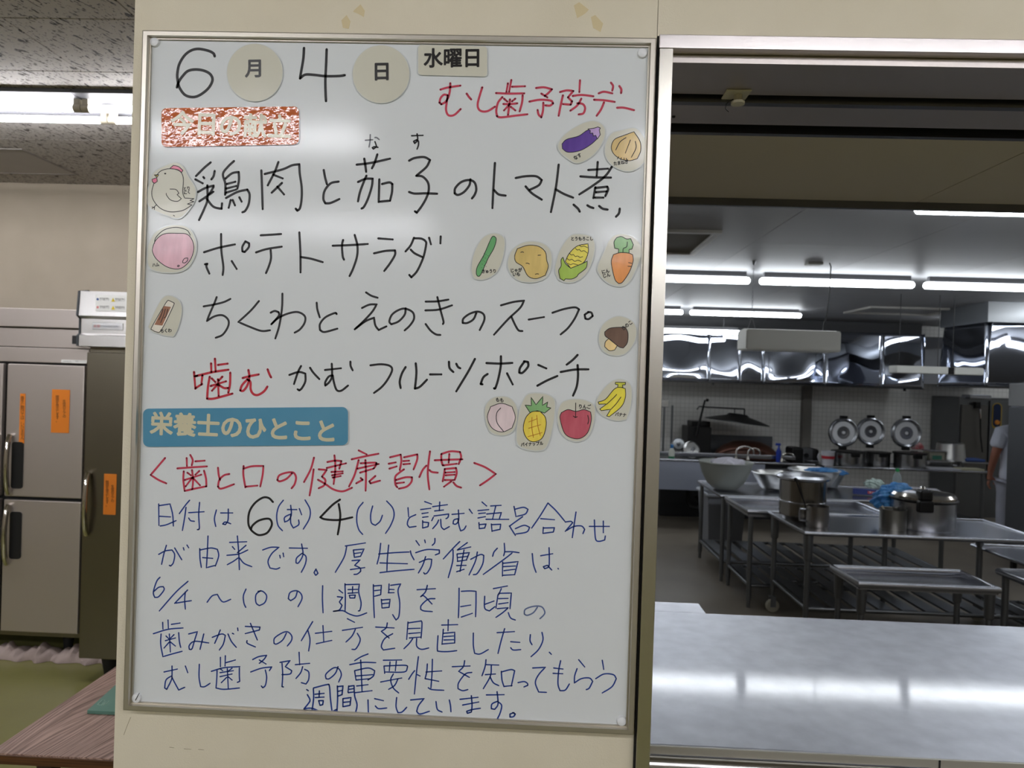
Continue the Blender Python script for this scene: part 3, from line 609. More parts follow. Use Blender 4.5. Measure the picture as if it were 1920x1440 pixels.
for lb, key, groups in INK:
    # strokes that touch or overlap sideways belong to one character
    items = []
    for ox, oy, wpx, s in groups:
        for st in s.split(';'):
            if not st.strip(): continue
            xs = [ox+float(p.split(',')[0])/4 for p in st.split()]
            items.append([min(xs), max(xs), [(ox, oy, wpx, st)]])
    items.sort(key=lambda i: i[0]); chars = []
    for i in items:
        if chars and i[0] < chars[-1][1]-(1.5 if chars[-1][1]-chars[-1][0] > 22 else -2): chars[-1][1] = max(chars[-1][1], i[1]); chars[-1][2] += i[2]
        else: chars.append(i)
    for _, _, sts in chars:
        bm = BM()
        for ox, oy, wpx, s in sts: strokes(bm, s, ox, oy, wpx, BY-.00025)
        o = flip_front(link('character', bm, ink[key], wb, world=True))
        if key != 'ink_black': o['label'] = {'ink_red': 'red marker character', 'ink_red2': 'red marker character', 'ink_blue': 'blue marker character', 'ink_faded': 'faded grey marker character', 'ink_blue_faded': 'faded blue marker character'}[key]

# ------------------------------------------------------------------ cards held on the board
CY = BY-.0022                     # front face of a card
def card(name, label, cat, group, outline, ox, oy, sc=4., m=None, rim=1.045, corner=62, depth=.0016):
    pts = parse(outline)[0]; cx = sum(p[0] for p in pts)/len(pts); cy = sum(p[1] for p in pts)/len(pts)
    v = RY(ox+cx/sc, oy+cy/sc, CY)
    t = empty(name, (v.x, BY, v.z), label, cat, group)
    bm = BM(); fill(bm, outline, ox, oy, CY+.0002, sc, .0004, corner); flip_front(link('laminate_film', bm, film_edge, t, world=True))
    inner = ' '.join('%.1f,%.1f' % (cx+(p[0]-cx)*(1/rim), cy+(p[1]-cy)*(1/rim)) for p in pts)
    bm = BM(); fill(bm, inner, ox, oy, CY, sc, depth, corner); link('paper', bm, m or film, t, world=True)
    return t
def rrect(x0, y0, x1, y1, dy0=0, dy1=0, r=36, n=5):
    out = []
    for cx, cy, a0 in ((x1-r, y0+r+dy0, -90), (x1-r, y1-r+dy1, 0), (x0+r, y1-r, 90), (x0+r, y0+r, 180)):
        out += ['%.1f,%.1f' % (cx+r*math.cos(math.radians(a0+90*k/n)), cy+r*math.sin(math.radians(a0+90*k/n))) for k in range(n+1)]
    return ' '.join(out)
def paint(t, name, s, ox, oy, rgb, k=1, closed_line=1.1, rgb2=None, corner=50, line=True, sc=4.):
    rgb = tuple(int(c*.90+sum(rgb)/3*.10+8) for c in rgb)
    m = mat('colour_%d_%d_%d' % rgb, rgb, .16, spec=.5, noise=(60, rgb2 or tuple(min(255, int(c*1.12+6)) for c in rgb), .8, (1, 1, .25)), bump=(26, .35, .0012))
    bm = BM(); fill(bm, s, ox, oy, CY-.00012*k, sc, 0, corner); flip_front(link(name, bm, m, t, world=True))
    if line:
        bm = BM(); strokes(bm, s, ox, oy, closed_line, CY-.00012*k-.00006, sc, True, corner); flip_front(link('outline', bm, ink['ink_black'], t, world=True))
def pen(t, s, ox, oy, wpx=1.0, key='ink_black', k=3, name='pen_line'):
    bm = BM(); strokes(bm, s, ox, oy, wpx, CY-.00012*k); flip_front(link(name, bm, ink.get(key) or MATS[key], t, world=True))
def cap(t, body, zx, zy, ox, oy, h, ang=0., bold=.34, line=.9, sx=.88):
    text('caption', body, ox+zx/4, oy+zy/4, h, CY-.0004, ink['ink_black'], t, ang, bold, line, sx)
G = 'laminated food cards on the whiteboard'
t = card('food_card', 'laminated card of a purple aubergine with a lilac cap, at the upper right', 'card', G, "1222,200 1280,120 1400,45 1500,22 1570,60 1582,130 1540,230 1460,310 1365,348 1290,310 1235,260", 740, 220)
paint(t, 'painted_body', "1255,200 1290,165 1380,140 1450,95 1500,110 1520,160 1470,205 1390,250 1300,262 1258,235", 740, 220, (84, 54, 140))
paint(t, 'painted_cap', "1448,88 1500,80 1524,72 1543,80 1535,95 1542,130 1520,163 1508,135 1490,140 1486,118 1465,120 1468,100", 740, 220, (168, 138, 190), 2, corner=30)
cap(t, 'なす', 1372, 296, 740, 220, 9, 30)
t = card('food_card', 'laminated card of a tan onion with glare on it, beside the aubergine card', 'card', G, "1575,210 1620,120 1700,92 1805,75 1870,140 1897,220 1880,330 1810,395 1730,408 1640,370 1580,300", 740, 220)
paint(t, 'painted_body', "1795,108 1840,180 1845,250 1820,310 1760,325 1690,310 1640,270 1625,220 1650,165 1720,135", 740, 220, (196, 164, 92))
pen(t, "1735,152 1690,185 1658,245;1768,170 1730,268;1805,180 1810,230 1775,300;1680,295 1670,312;1700,302 1695,320;1720,305 1722,322;1737,308 1742,325", 740, 220, 1.2); cap(t, 'たまねぎ', 1697, 342, 740, 220, 8, 10)
t = card('food_card', 'laminated card of a plump white chicken with pink comb, beside the first menu line', 'card', G, "60,520 75,420 110,330 190,280 280,252 340,290 370,350 430,450 430,520 400,590 310,682 200,660 80,600", 260, 240)
paint(t, 'painted_comb', "232,305 260,280 300,290 332,318 322,333 290,312", 260, 240, (206, 98, 128), corner=30)
paint(t, 'painted_wattle', "100,385 135,372 140,400 120,415 105,405", 260, 240, (204, 84, 118), 1)
paint(t, 'painted_beak', "116,352 150,350 138,370", 260, 240, (206, 186, 76), 1, corner=30)
pen(t, "130,360 170,320 240,305 310,325 335,380 330,480 345,525 415,530 385,545 415,552 365,570 400,577 345,612 300,625 230,628 160,600 110,540 98,480 115,412;235,458 280,462 302,490 288,500 320,530 290,550 240,540 210,505 207,490;135,575 100,605;118,590 118,612;100,592 120,597;260,655 270,660", 260, 240, 1.1)
pen(t, "196,342 202,342", 260, 240, 2.2); cap(t, 'とり\nにく', 362, 470, 260, 240, 8, 8)
t = card('food_card', 'laminated card of a round pink slice of ham, beside the second menu line', 'card', G, "60,320 70,230 130,130 250,82 370,100 430,190 432,300 370,410 270,450 130,440 70,400", 260, 400)
paint(t, 'painted_body', "105,260 130,200 190,155 290,150 365,158 405,210 412,280 380,360 310,415 220,405 140,350 108,300", 260, 400, (206, 158, 172))
pen(t, "118,225 130,180 190,125 280,105 360,125 388,165;330,358 345,338 368,335 366,355 345,372 330,370 330,358;290,395 298,388 306,392 298,402 290,396", 260, 400, 1.1); cap(t, 'ハム', 128, 388, 260, 400, 8, 8)
t = card('food_card', 'laminated card of a browned fish-paste tube, beside the third menu line', 'card', G, "68,375 120,250 180,150 240,132 300,165 325,220 320,300 290,400 260,448 190,440 100,410", 260, 520)
paint(t, 'painted_body', "205,190 230,175 262,190 260,215 170,395 130,408 98,392 100,370", 260, 520, (212, 206, 190))
paint(t, 'painted_scorch', "190,215 242,222 178,362 118,355", 260, 520, (150, 102, 78), 2, line=False, corner=30)
pen(t, "182,240 170,280 150,320;200,238 185,290 165,340;218,240 205,290 190,305", 260, 520, 1.1); cap(t, 'ちくわ', 205, 402, 260, 520, 8.5, 5)
t = card('food_card', 'laminated card of a long green cucumber, left of the potato card', 'card', G, "575,380 600,280 660,180 740,145 810,165 830,220 815,330 770,440 690,495 610,498 578,460", 740, 400)
paint(t, 'painted_body', "725,185 748,172 762,195 745,260 700,340 645,460 622,472 612,450 620,400 670,310", 740, 400, (92, 158, 98))
pen(t, ';'.join('%d,%d %d,%d' % (650+(i % 3)*16+ (420-j)//6, j, 652+(i % 3)*16+(420-j)//6, j) for i, j in enumerate(range(300, 430, 9))), 740, 400, .8); cap(t, 'きゅうり', 707, 436, 740, 400, 8, 3)
t = card('food_card', 'laminated card of a lumpy tan potato between the cucumber and corn cards', 'card', G, "848,340 880,270 950,220 1040,205 1130,230 1178,290 1180,390 1140,480 1050,520 940,512 870,460 845,400", 740, 400)
paint(t, 'painted_body', "900,320 920,265 1000,240 1080,248 1130,290 1140,350 1152,400 1130,465 1060,490 1000,470 960,400 910,365", 740, 400, (200, 172, 98))
pen(t, "945,293 958,289 967,293;1075,315 1095,313;985,375 998,374 1010,380;1055,458 1068,453 1080,456", 740, 400, 1.1); cap(t, 'じゃが\nいも', 912, 444, 740, 400, 8.5, 6)
t = card('food_card', 'laminated card of a yellow corn cob in green husk', 'card', G, "1205,380 1240,270 1310,170 1370,150 1470,165 1503,220 1500,300 1460,420 1390,500 1300,525 1230,500 1202,440", 740, 400)
paint(t, 'painted_cob', "1280,360 1310,300 1370,245 1450,228 1452,290 1425,360 1380,390 1320,412", 740, 400, (214, 200, 70))
paint(t, 'painted_husk', "1262,328 1280,375 1320,412 1400,380 1445,358 1435,410 1380,455 1365,475 1330,492 1280,492 1270,505 1240,488 1230,430 1248,395 1248,350", 740, 400, (152, 182, 72), 2, corner=40)
pen(t, "1312,300 1325,312 1340,308 1355,325 1372,320 1390,330 1410,325;1355,262 1370,275 1385,270 1400,285 1420,280 1445,298;1292,338 1310,350 1330,345 1350,360 1375,352 1400,362;1385,240 1400,250 1420,246 1448,258;1300,375 1320,385 1340,378 1375,388", 740, 400, .9); cap(t, 'とうもろこし', 1405, 192, 740, 400, 8, 2)
t = card('food_card', 'laminated card of an orange carrot with green top, at the right edge', 'card', G, "1518,400 1560,300 1620,180 1700,148 1790,170 1852,240 1855,310 1810,430 1760,520 1690,553 1600,530 1530,460", 740, 400)
paint(t, 'painted_leaves', "1678,300 1680,268 1650,262 1645,215 1665,182 1700,174 1738,192 1770,190 1790,235 1780,268 1758,272 1758,300", 740, 400, (112, 168, 96), corner=40)
paint(t, 'painted_root', "1625,370 1640,310 1690,295 1750,297 1785,310 1788,360 1760,440 1710,515 1680,527 1650,490", 740, 400, (214, 132, 58), 2)
pen(t, "1745,215 1740,250 1715,265 1712,295;1778,375 1755,370;1772,398 1750,396", 740, 400, 1.1); cap(t, 'にん\nじん', 1585, 452, 740, 400, 8.5, 15)
t = card('food_card', 'laminated card of a dark brown mushroom with cream stalk', 'card', G, "1528,440 1560,350 1640,295 1710,290 1790,330 1818,400 1800,490 1740,570 1660,592 1580,570 1535,510", 740, 520)
paint(t, 'painted_stalk', "1605,460 1670,512 1650,545 1610,550 1575,520 1580,485", 740, 520, (222, 190, 128))
paint(t, 'painted_cap', "1575,410 1620,380 1730,373 1750,420 1745,490 1715,530 1680,520 1620,470 1580,440", 740, 520, (104, 80, 68), 2, rgb2=(128, 104, 90)); cap(t, 'きのこ', 1743, 362, 740, 520, 9, 40)
t = card('food_card', 'paper cut-out card of a pale pink peach', 'card', G, "672,460 690,380 750,335 850,335 910,390 925,480 900,580 840,625 760,625 700,580", 740, 660)
paint(t, 'painted_body', "695,490 720,410 800,385 880,410 905,490 880,570 805,600 730,570", 740, 660, (208, 188, 190)); pen(t, "795,420 765,460 768,530 818,597", 740, 660, 1.2); cap(t, 'もも', 788, 362, 740, 660, 9, -3)
t = card('food_card', 'tall paper card of a yellow pineapple with green spiky leaves', 'card', G, "910,600 930,450 970,340 1020,303 1130,308 1200,350 1205,440 1190,560 1150,700 1100,745 1000,740 920,700", 740, 660)
paint(t, 'painted_leaves', "1015,455 978,398 1025,402 1023,340 1060,395 1112,333 1108,400 1148,375 1140,412 1172,420 1125,458 1070,440", 740, 660, (120, 170, 108), corner=25)
paint(t, 'painted_body', "965,560 985,490 1030,448 1090,445 1130,490 1135,560 1110,640 1060,672 1010,665 975,620", 740, 660, (222, 196, 66), 2)
mat('orange_pencil', (200, 132, 40), .5); pen(t, "1030,490 1028,560 1040,640;1065,475 1075,560 1092,625;1005,525 1070,500;1005,572 1095,545;1000,635 1105,605", 740, 660, 1.1, 'orange_pencil', 4); cap(t, 'パイナップル', 1030, 692, 740, 660, 8, 6)
t = card('food_card', 'paper cut-out card of a red apple with a black stalk', 'card', G, "1218,490 1240,390 1310,352 1420,355 1500,400 1503,490 1470,610 1400,672 1310,665 1240,600", 740, 660)
paint(t, 'painted_body', "1240,500 1250,455 1300,432 1360,445 1420,432 1470,450 1475,510 1450,600 1400,645 1340,648 1275,610", 740, 660, (186, 70, 88), rgb2=(206, 110, 122))
pen(t, "1358,382 1357,490;1340,480 1355,492 1370,485;1448,475 1455,510 1448,540", 740, 660, 1.2); cap(t, 'りんご', 1425, 412, 740, 660, 9, 0)
t = card('food_card', 'paper cut-out card of a yellow bunch of bananas', 'card', G, "1508,370 1560,280 1640,210 1720,205 1778,260 1775,400 1740,510 1670,520 1580,495 1520,440", 740, 660)
paint(t, 'painted_fruit', "1672,265 1690,262 1730,275 1730,340 1700,410 1610,485 1590,480 1620,430 1550,440 1538,428 1590,390 1532,392 1526,375 1580,355 1640,285", 740, 660, (220, 206, 60))
paint(t, 'painted_stalk', "1655,227 1732,228 1730,245 1708,248 1712,265 1672,265 1675,245 1655,242", 740, 660, (190, 190, 60), 2, corner=30)
pen(t, "1665,318 1640,345 1590,392;1697,338 1660,390 1622,430", 740, 660, 1.1); cap(t, 'バナナ', 1695, 472, 740, 660, 8, -4)

Gh = 'title cards on the whiteboard'
def circle(cx, cy, rx, ry, n=28): return ' '.join('%.1f,%.1f' % (cx+rx*math.cos(2*PI*k/n), cy+ry*math.sin(2*PI*k/n)) for k in range(n))
letter = mat('printed_black', (30, 28, 27), .3)
t = card('round_card', 'round cream card with a bold month character between the figures 6 and 4', 'card', Gh, circle(871, 344, 212, 219), 260, 50, rim=1.02)
text('lettering', '月', 260+868/4, 50+322/4, 37, CY-.0004, letter, t, 2, 1.0)
t = card('round_card', 'round cream card with a bold day character, right of the figure 4', 'card', Gh, circle(1818, 356, 216, 220), 260, 50, rim=1.02)
text('lettering', '日', 260+1822/4, 50+345/4, 37, CY-.0004, letter, t, 2, 1.1)
t = card('weekday_card', 'rectangular cream card with three bold black characters for the weekday', 'card', Gh, rrect(172, 134, 698, 364, 12, 11, 26), 740, 50, rim=1.02, corner=1)
text('lettering', '水曜日', 740+435/4, 50+245/4, 38, CY-.0004, letter, t, 1.5, 1.05, sx=.97)
orange_m = mat('orange_card', (192, 96, 42), .09, spec=.6, bump=(75, .8, .0011))
t = card('title_card', 'orange laminated title card with cream characters and strong glare', 'card', Gh, rrect(167, 609, 1206, 903, -12, -18, 40), 260, 50, m=orange_m, rim=1.008, corner=1)
cream_l = mat('cream_lettering', (204, 198, 168), .16, spec=.5, bump=(26, .35, .0012))
text('lettering', '今日の献立', 260+690/4, 50+750/4, 47, CY-.0004, cream_l, t, -1, 1.3)
blue_m = mat('blue_card', (80, 140, 170), .16, spec=.5, noise=(12, (96, 150, 176), .6), bump=(26, .3, .0012))
t = card('title_card', 'long blue laminated title card with eight cream characters', 'card', Gh, rrect(29, 424, 1574, 712, -12, -12, 44), 260, 660, m=blue_m, rim=1.005, corner=1)
text('lettering', '栄養士のひとこと', 260+785/4, 660+578/4, 46, CY-.0004, cream_l, t, -.6, 1.5, sx=.985)

# tape marks and scuffs left on the wallpaper
tp = mat('old_tape', (208, 192, 150), .5, spec=.4)
for s in ("665,18 676,8 684,20 682,32 672,26 662,22", "650,28 657,40 654,54 643,52 640,38", "1076,10 1086,4 1104,18 1096,26 1082,34", "1108,32 1116,28 1131,44 1126,60 1112,52"):
    bm = BM(); fill(bm, s, 0, 0, .0197, 1, .0003, 20); link('tape_residue', bm, tp, pil, world=True)
sc2 = mat('scuff_mark', (164, 153, 126), .8)
bm = BM(); strokes(bm, "318,1401 326,1402;345,1404 358,1405;372,1405 382,1406;245,1345 238,1362 232,1378", 0, 0, 1.0, .0198, 1); flip_front(link('scuff_mark', bm, sc2, pil, world=True))
# ------------------------------------------------------------------ dining side, left of the pillar: refrigerators
fr_steel = mat('fridge_steel', (196, 187, 181), .38, .8, bump=(20, .05, .002, (1, 1, 12)))
fz_steel = mat('freezer_steel', (128, 122, 108), .30, 1.0, bump=(20, .05, .002, (1, 1, 12)))
chrome = mat('chrome', (214, 210, 204), .1, 1.0)
gasket = mat('door_gap', (22, 21, 20), .8)
orange_p = mat('orange_paper', (226, 128, 30), .6)
FY = 2.8
fr = empty('refrigerator', (-2.34, 3.15, 0), 'four-door stainless refrigerator with two orange notices at the left edge', 'refrigerator')
part('body', fr, mat('fridge_body', (120, 118, 114), .4, 1.0), ((-3.10, FY+.06, .13), (-1.862, 3.52, 2.02)))
part('top_panel', fr, fr_steel, ((-3.10, FY, 1.915), (-1.862, FY+.06, 2.022)), bev=.004)
part('top_panel', fr, fr_steel, ((-3.10, FY+.01, 1.80), (-1.862, FY+.06, 1.908)), bev=.004)
part('header_panel', fr, fr_steel, ((-3.10, FY, 1.712), (-1.862, FY+.06, 1.796)), bev=.004)
part('door_gasket', fr, gasket, ((-3.09, FY+.015, .14), (-1.87, FY+.06, 1.712)))
part('base_rail', fr, fz_steel, ((-3.10, FY+.01, .125), (-1.862, FY+.06, .15)))
for xx in (-3.03, -2.0):
    for yy in (2.9, 3.45):
        bm = BM(); lathe(bm, [(.022, 0), (.03, .10), (.03, .13), (0, .13)], (xx, yy, 0), 14); link('leg', bm, rubber, fr, True, world=True)
def handle(parent, x, y, z0, z1, side, recess=True):
    bm = BM(); n = 14
    tube(bm, [(x + 0.004*math.sin(PI*k/n), y-.012-.03*math.sin(PI*k/n)**.6, z0+(z1-z0)*k/n) for k in range(n+1)], .0135, 12)
    link('handle', bm, chrome, parent, True, world=True)
    if recess:
        xa_, xb_ = sorted((x+side*.008, x+side*.075)); za_, zb_ = z0+.03, z1-.04; r = .016; P = []
        for cx, cz, a0 in ((xb_-r, za_+r, -90), (xb_-r, zb_-r, 0), (xa_+r, zb_-r, 90), (xa_+r, za_+r, 180)):
            P += [(cx+r*math.cos(math.radians(a0+22.5*k)), cz+r*math.sin(math.radians(a0+22.5*k))) for k in range(5)]
        bm = BM(); prism(bm, P, y-.006, y+.004); link('handle_recess', bm, black, parent, world=True)
for (xa, xb, side) in ((-2.328, -1.872, 1), (-2.80, -2.352, -1)):
    for za, zb, ha, hb in ((.935, 1.70, .955, 1.325), (.155, .918, .56, .915)):
        dr = part('door', fr, fr_steel, ((xa, FY-.02, za), (xb, FY+.012, zb)), bev=.008)
        hx = RY(20, 870, FY-.02).x if side > 0 else xb-.015
        if ha > .9: ha, hb = RY(20, 925, FY-.02).z, RY(20, 815, FY-.02).z
        else: ha, hb = RY(18, 1057, FY-.02).z, RY(20, 946, FY-.02).z
        handle(dr, hx, FY-.02, ha, hb, side)
part('door', fr, fr_steel, ((-3.09, FY-.02, .155), (-2.815, FY+.012, .918)), ((-3.09, FY-.02, .935), (-2.815, FY+.012, 1.70)), bev=.006)
part('model_plate', fr, mat('white_label', (226, 226, 222), .4), ((RY(115, 678, FY-.001).x, FY-.002, RY(140, 680.5, FY).z), (-1.873, FY, RY(140, 675, FY).z)))
text('plate_lettering', 'ご注意 扉はゆっくり閉めてください', 139, 677.8, 3, FY-.0022, ink['ink_black'], fr, 1.8)
part('control_box', fr, black, ((RY(137, 628, 2.78).x, 2.77, RY(137, 645, 2.78).z), (-1.80, 2.8, RY(137, 629, 2.78).z)), bev=.003)
def notice(parent_label, px0, py0, px1, py1, y, cols, h, lab):
    """paper notice taped on a door; cols are (px, top-to-bottom text)"""
    a = RY(px0, py1, y); b = RY(px1, py0, y)
    t = empty('notice', ((a.x+b.x)/2, y, (a.z+b.z)/2), lab, 'notice', 'orange notices on the refrigerators')
    part('paper', t, orange_p, ((a.x, y-.0012, a.z), (b.x, y, b.z)))
    for cx, cy, s in cols: text('lettering', '\n'.join(s), cx, cy, h, y-.0015, letter, t, 1.8, .1, line=.78, sx=.95)
notice('', 95.5, 731, 131.5, 811, FY-.021, ((120.5, 767, '生徒のドアの'), (107.5, 767, '開閉を禁止します。')), 7.3, 'wide orange notice with two columns of writing on the upper refrigerator door')
notice('', 35.5, 738, 48, 831, FY-.021, ((42, 784, '勝手に開けては、いけません'),), 8.2, 'narrow orange strip notice beside the chrome door handle')
# freezer standing proud on the right
ZY = 2.5
fz = empty('freezer', (-1.3, 2.9, 0), 'tall dark stainless freezer next to the pillar, standing forward of the refrigerator', 'freezer')
part('body', fz, fz_steel, ((-1.683, ZY+.03, .135), (-.95, 3.2, 1.96)))
part('door', fz, fz_steel, ((-1.683, ZY, .135), (-.95, ZY+.028, 1.775)), bev=.006)
bm = BM()
prof = [(0, 2.102), (-.075, 2.095), (-.085, 1.965), (-.062, 1.95), (-.062, 1.872), (-.078, 1.86), (-.078, 1.805), (0, 1.80)]
va = [bm.verts.new((-1.70, ZY+p[0]+.03, p[1])) for p in prof]; vb = [bm.verts.new((-.95, ZY+p[0]+.03, p[1])) for p in prof]
bm.faces.new(va); bm.faces.new(vb[::-1])
for i in range(8): bm.faces.new((va[i], va[(i+1) % 8], vb[(i+1) % 8], vb[i]))
link('control_panel', bm, mat('panel_steel', (212, 210, 208), .3, 1.0), fz, world=True)
bm = BM(); prism(bm, [(0, 0)], 0, 0) if False else None
pts2 = [(-1.7075, ZY+p[0]*1.08+.03, p[1]+(.006 if i == 0 else 0)) for i, p in enumerate(prof)]
va = [bm.verts.new(p) for p in pts2]; vb = [bm.verts.new((-1.699, p[1], p[2])) for p in pts2]
bm.faces.new(va); bm.faces.new(vb[::-1])
for i in range(8): bm.faces.new((va[i], va[(i+1) % 8], vb[(i+1) % 8], vb[i]))
link('side_cap', bm, mat('grey_trim', (62, 66, 70), .5), fz, world=True)
py_ = ZY-.06
wl = MATS['white_label']
a, b = RY(178, 583, py_), RY(236, 554, py_)
part('warning_label', fz, wl, ((a.x, py_+.001, a.z), (b.x+.05, py_+.0035, b.z)))
for i, (cx, cy) in enumerate(((183, 561), (212, 562), (183, 576), (212, 577))):
    if i in (1, 3):
        bm = BM(); fill(bm, "%f,%f %f,%f %f,%f" % (cx-3.5, cy+3.5, cx, cy-4, cx+3.5, cy+3.5), 0, 0, py_-.0003, 1, 0, 10)
        flip_front(link('warning_triangle', bm, mat('warning_yellow', (226, 200, 40), .5), fz, world=True))
        text('warning_mark', '!', cx, cy+.6, 5.5, py_-.0006, ink['ink_black'], fz)
    else:
        v = RY(cx, cy, py_); bm = BM(); lathe(bm, [(.0065, 0), (.0065, .0005), (0, .0005)], (v.x, py_+.001, v.z), 18, 'y')
        link('warning_disc', bm, mat('disc_blue' if i == 0 else 'disc_red', (60, 90, 150) if i == 0 else (206, 130, 130), .5), fz, world=True)
    text('label_lettering', '取扱説明書を\nよく読むこと', cx+13, cy, 3.2, py_+.0006, ink['ink_black'], fz, line=.8)
a, b = RY(174, 618, ZY-.03), RY(232, 606, ZY-.03)
part('badge', fz, mat('silver_badge', (220, 220, 222), .25, .6), ((a.x, ZY-.037, a.z), (b.x, ZY-.031, b.z)), bev=.003)
text('badge_lettering', '新鮮', 182, 612, 7, ZY-.0376, mat('badge_red', (150, 40, 50), .4), fz, 2, .2)
text('badge_lettering', '業務用冷凍庫', 207, 612.5, 5, ZY-.0376, ink['ink_faded'], fz, 2)
a = RY(168, 886, ZY); b = RY(168, 1002, ZY); dz = [c for c in fz.children if c.name.startswith('door')][0]
handle(dz, a.x, ZY, b.z, a.z, 1, False)
for xx in (RY(206, 1255, ZY+.08).x, -1.02):
    for yy in (ZY+.08, 3.1):
        bm = BM(); lathe(bm, [(.022, 0), (.042, .11), (.042, .135), (0, .135)], (xx, yy, 0), 16); link('leg', bm, rubber, fz, True, world=True)
notice('', 193.5, 889, 219, 964.5, ZY-.001, ((211, 926, '生徒のドアの'), (201, 926, '開閉を禁止します。')), 7.0, 'orange notice on the dark freezer door beside the pillar')
# towels pushed under the refrigerator, drain hose
bm = BM(); nx, ny = 60, 8; tx0, tx1 = -2.75, -1.70; g = []
for i in range(nx+1):
    r = []
    for j in range(ny+1):
        a = PI*j/ny; x = tx0+(tx1-tx0)*i/nx
        hh = .05+.016*math.sin(i*.55)+.010*math.sin(i*1.7+1); ww = .075+.015*math.sin(i*.8+2)
        r.append(bm.verts.new((x, 2.82-ww*math.cos(a)+.008*math.sin(i*1.1), .002+hh*math.sin(a)*(1+.12*math.sin(i*2.3+j)))))
    g.append(r)
for i in range(nx):
    for j in range(ny): bm.faces.new((g[i][j], g[i+1][j], g[i+1][j+1], g[i][j+1]))
bm.faces.new(g[0]); bm.faces.new(g[nx][::-1])
for i in range(nx): bm.faces.new((g[i][0], g[i][ny], g[i+1][ny], g[i+1][0]))
o = link('towel', bm, mat('dirty_towel', (172, 156, 150), .95, noise=(14, (146, 130, 124), .7), bump=(120, .5, .003)), smooth=True)
tag(o, 'rumpled pinkish grey towel laid along the foot of the refrigerator', 'towel')
bm = BM(); n = 90; pts = []; rr = []
for k in range(n+1):
    t_ = k/n; pts.append((-2.75+.72*t_, 2.93+.05*t_, .085+.055*math.sin(min(1, t_*1.4)*PI*.5)-.02*t_)); rr.append(.017+.003*math.sin(k*2.1))
tube(bm, pts, rr, 12); tag(link('drain_hose', bm, mat('hose_grey', (126, 124, 122), .5), smooth=True), 'grey corrugated drain hose running under the refrigerator', 'hose')

# ------------------------------------------------------------------ wooden table behind the pillar and the green folder
def wood():
    M = bpy.data.materials.new('table_woodgrain'); M.use_nodes = True; nt = M.node_tree; N = nt.nodes; L = nt.links; b = N['Principled BSDF']
    tc = N.new('ShaderNodeTexCoord'); mp = N.new('ShaderNodeMapping'); mp.inputs['Scale'].default_value = (1, .14, 1); L.new(tc.outputs['Object'], mp.inputs[0])
    n0 = N.new('ShaderNodeTexNoise'); n0.inputs['Scale'].default_value = 4; n0.inputs['Detail'].default_value = 1; L.new(mp.outputs[0], n0.inputs['Vector'])
    ad = N.new('ShaderNodeVectorMath'); ad.operation = 'MULTIPLY_ADD'; ad.inputs[1].default_value = (.35, .0, 0); L.new(n0.outputs['Color'], ad.inputs[0]); L.new(mp.outputs[0], ad.inputs[2])
    wv = N.new('ShaderNodeTexNoise'); wv.inputs['Scale'].default_value = 190; wv.inputs['Detail'].default_value = 4; wv.inputs['Roughness'].default_value = .7
    mp3 = N.new('ShaderNodeMapping'); mp3.inputs['Scale'].default_value = (1, .10, 1); L.new(ad.outputs[0], mp3.inputs[0]); L.new(mp3.outputs[0], wv.inputs['Vector'])
    mr = N.new('ShaderNodeMapRange'); mr.inputs[1].default_value = .38; mr.inputs[2].default_value = .62; L.new(wv.outputs['Fac'], mr.inputs[0])
    mx = N.new('ShaderNodeMix'); mx.data_type = 'RGBA'; mx.inputs[6].default_value = (*lin((96, 68, 58)), 1); mx.inputs[7].default_value = (*lin((184, 152, 138)), 1)
    L.new(mr.outputs[0], mx.inputs[0]); L.new(mx.outputs[2], b.inputs['Base Color']); b.inputs['Roughness'].default_value = .45
    return M
TZ = .70
tb = empty('dining_table', (-.2, .95, 0), 'woodgrain table with dark brown edge at the lower left behind the pillar', 'table')
ty0 = RZ(110, 1418, TZ).y; tx0 = RZ(111, 1322, TZ).x
bm = BM(); box(bm, (tx0, ty0, TZ-.004), (.55, 2.1, TZ)); link('tabletop', bm, wood(), tb, world=True)
edge = mat('table_edge', (104, 66, 34), .4, noise=(3, (58, 34, 18), 1., (1, 1, 60)))
bm = BM(); box(bm, (tx0+.001, ty0+.001, TZ-.03), (.549, 2.099, TZ-.004), .003); link('edge_band', bm, edge, tb, world=True)
for xx in (tx0+.09, .45):
    for yy in (ty0+.1, 2.0): part('leg', tb, mat('table_leg', (60, 44, 34), .5), ((xx-.02, yy-.02, 0), (xx+.02, yy+.02, TZ-.03)))
a = RZ(163.5, 1333, TZ+.008); b = RZ(222, 1280, TZ+.008); c = RZ(222, 1332, TZ+.008)
d1 = (b-a).normalized(); d1 = Vector((d1.x, d1.y, 0)); d2 = Vector((d1.y, -d1.x, 0))
bm = BM(); P0 = Vector((a.x, a.y, 0)); quad = [P0, P0+d1*.31, P0+d1*.31+Vector((.24, 0, 0)), P0+Vector((.24, -.0, 0))]
def slab(bm, q, z0, z1):
    lo = [bm.verts.new((p.x, p.y, z0)) for p in q]; hi = [bm.verts.new((p.x, p.y, z1)) for p in q]
    bm.faces.new(lo[::-1]); bm.faces.new(hi); n = len(q)
    for i in range(n): bm.faces.new((lo[i], lo[(i+1) % n], hi[(i+1) % n], hi[i]))
fo = empty('folder', (a.x+.1, a.y+.1, TZ), 'closed teal green folder lying on the woodgrain table', 'folder')
gf = mat('teal_folder', (92, 136, 122), .4, noise=(20, (82, 126, 114), .5))
slab(bm, quad, TZ+.0005, TZ+.0035); link('back_cover', bm, gf, fo, world=True)
bm = BM(); slab(bm, [p+Vector((.002, .002, 0)) for p in quad], TZ+.0035, TZ+.006); link('sheets', bm, mat('sheet_edge', (120, 150, 138), .7), fo, world=True)
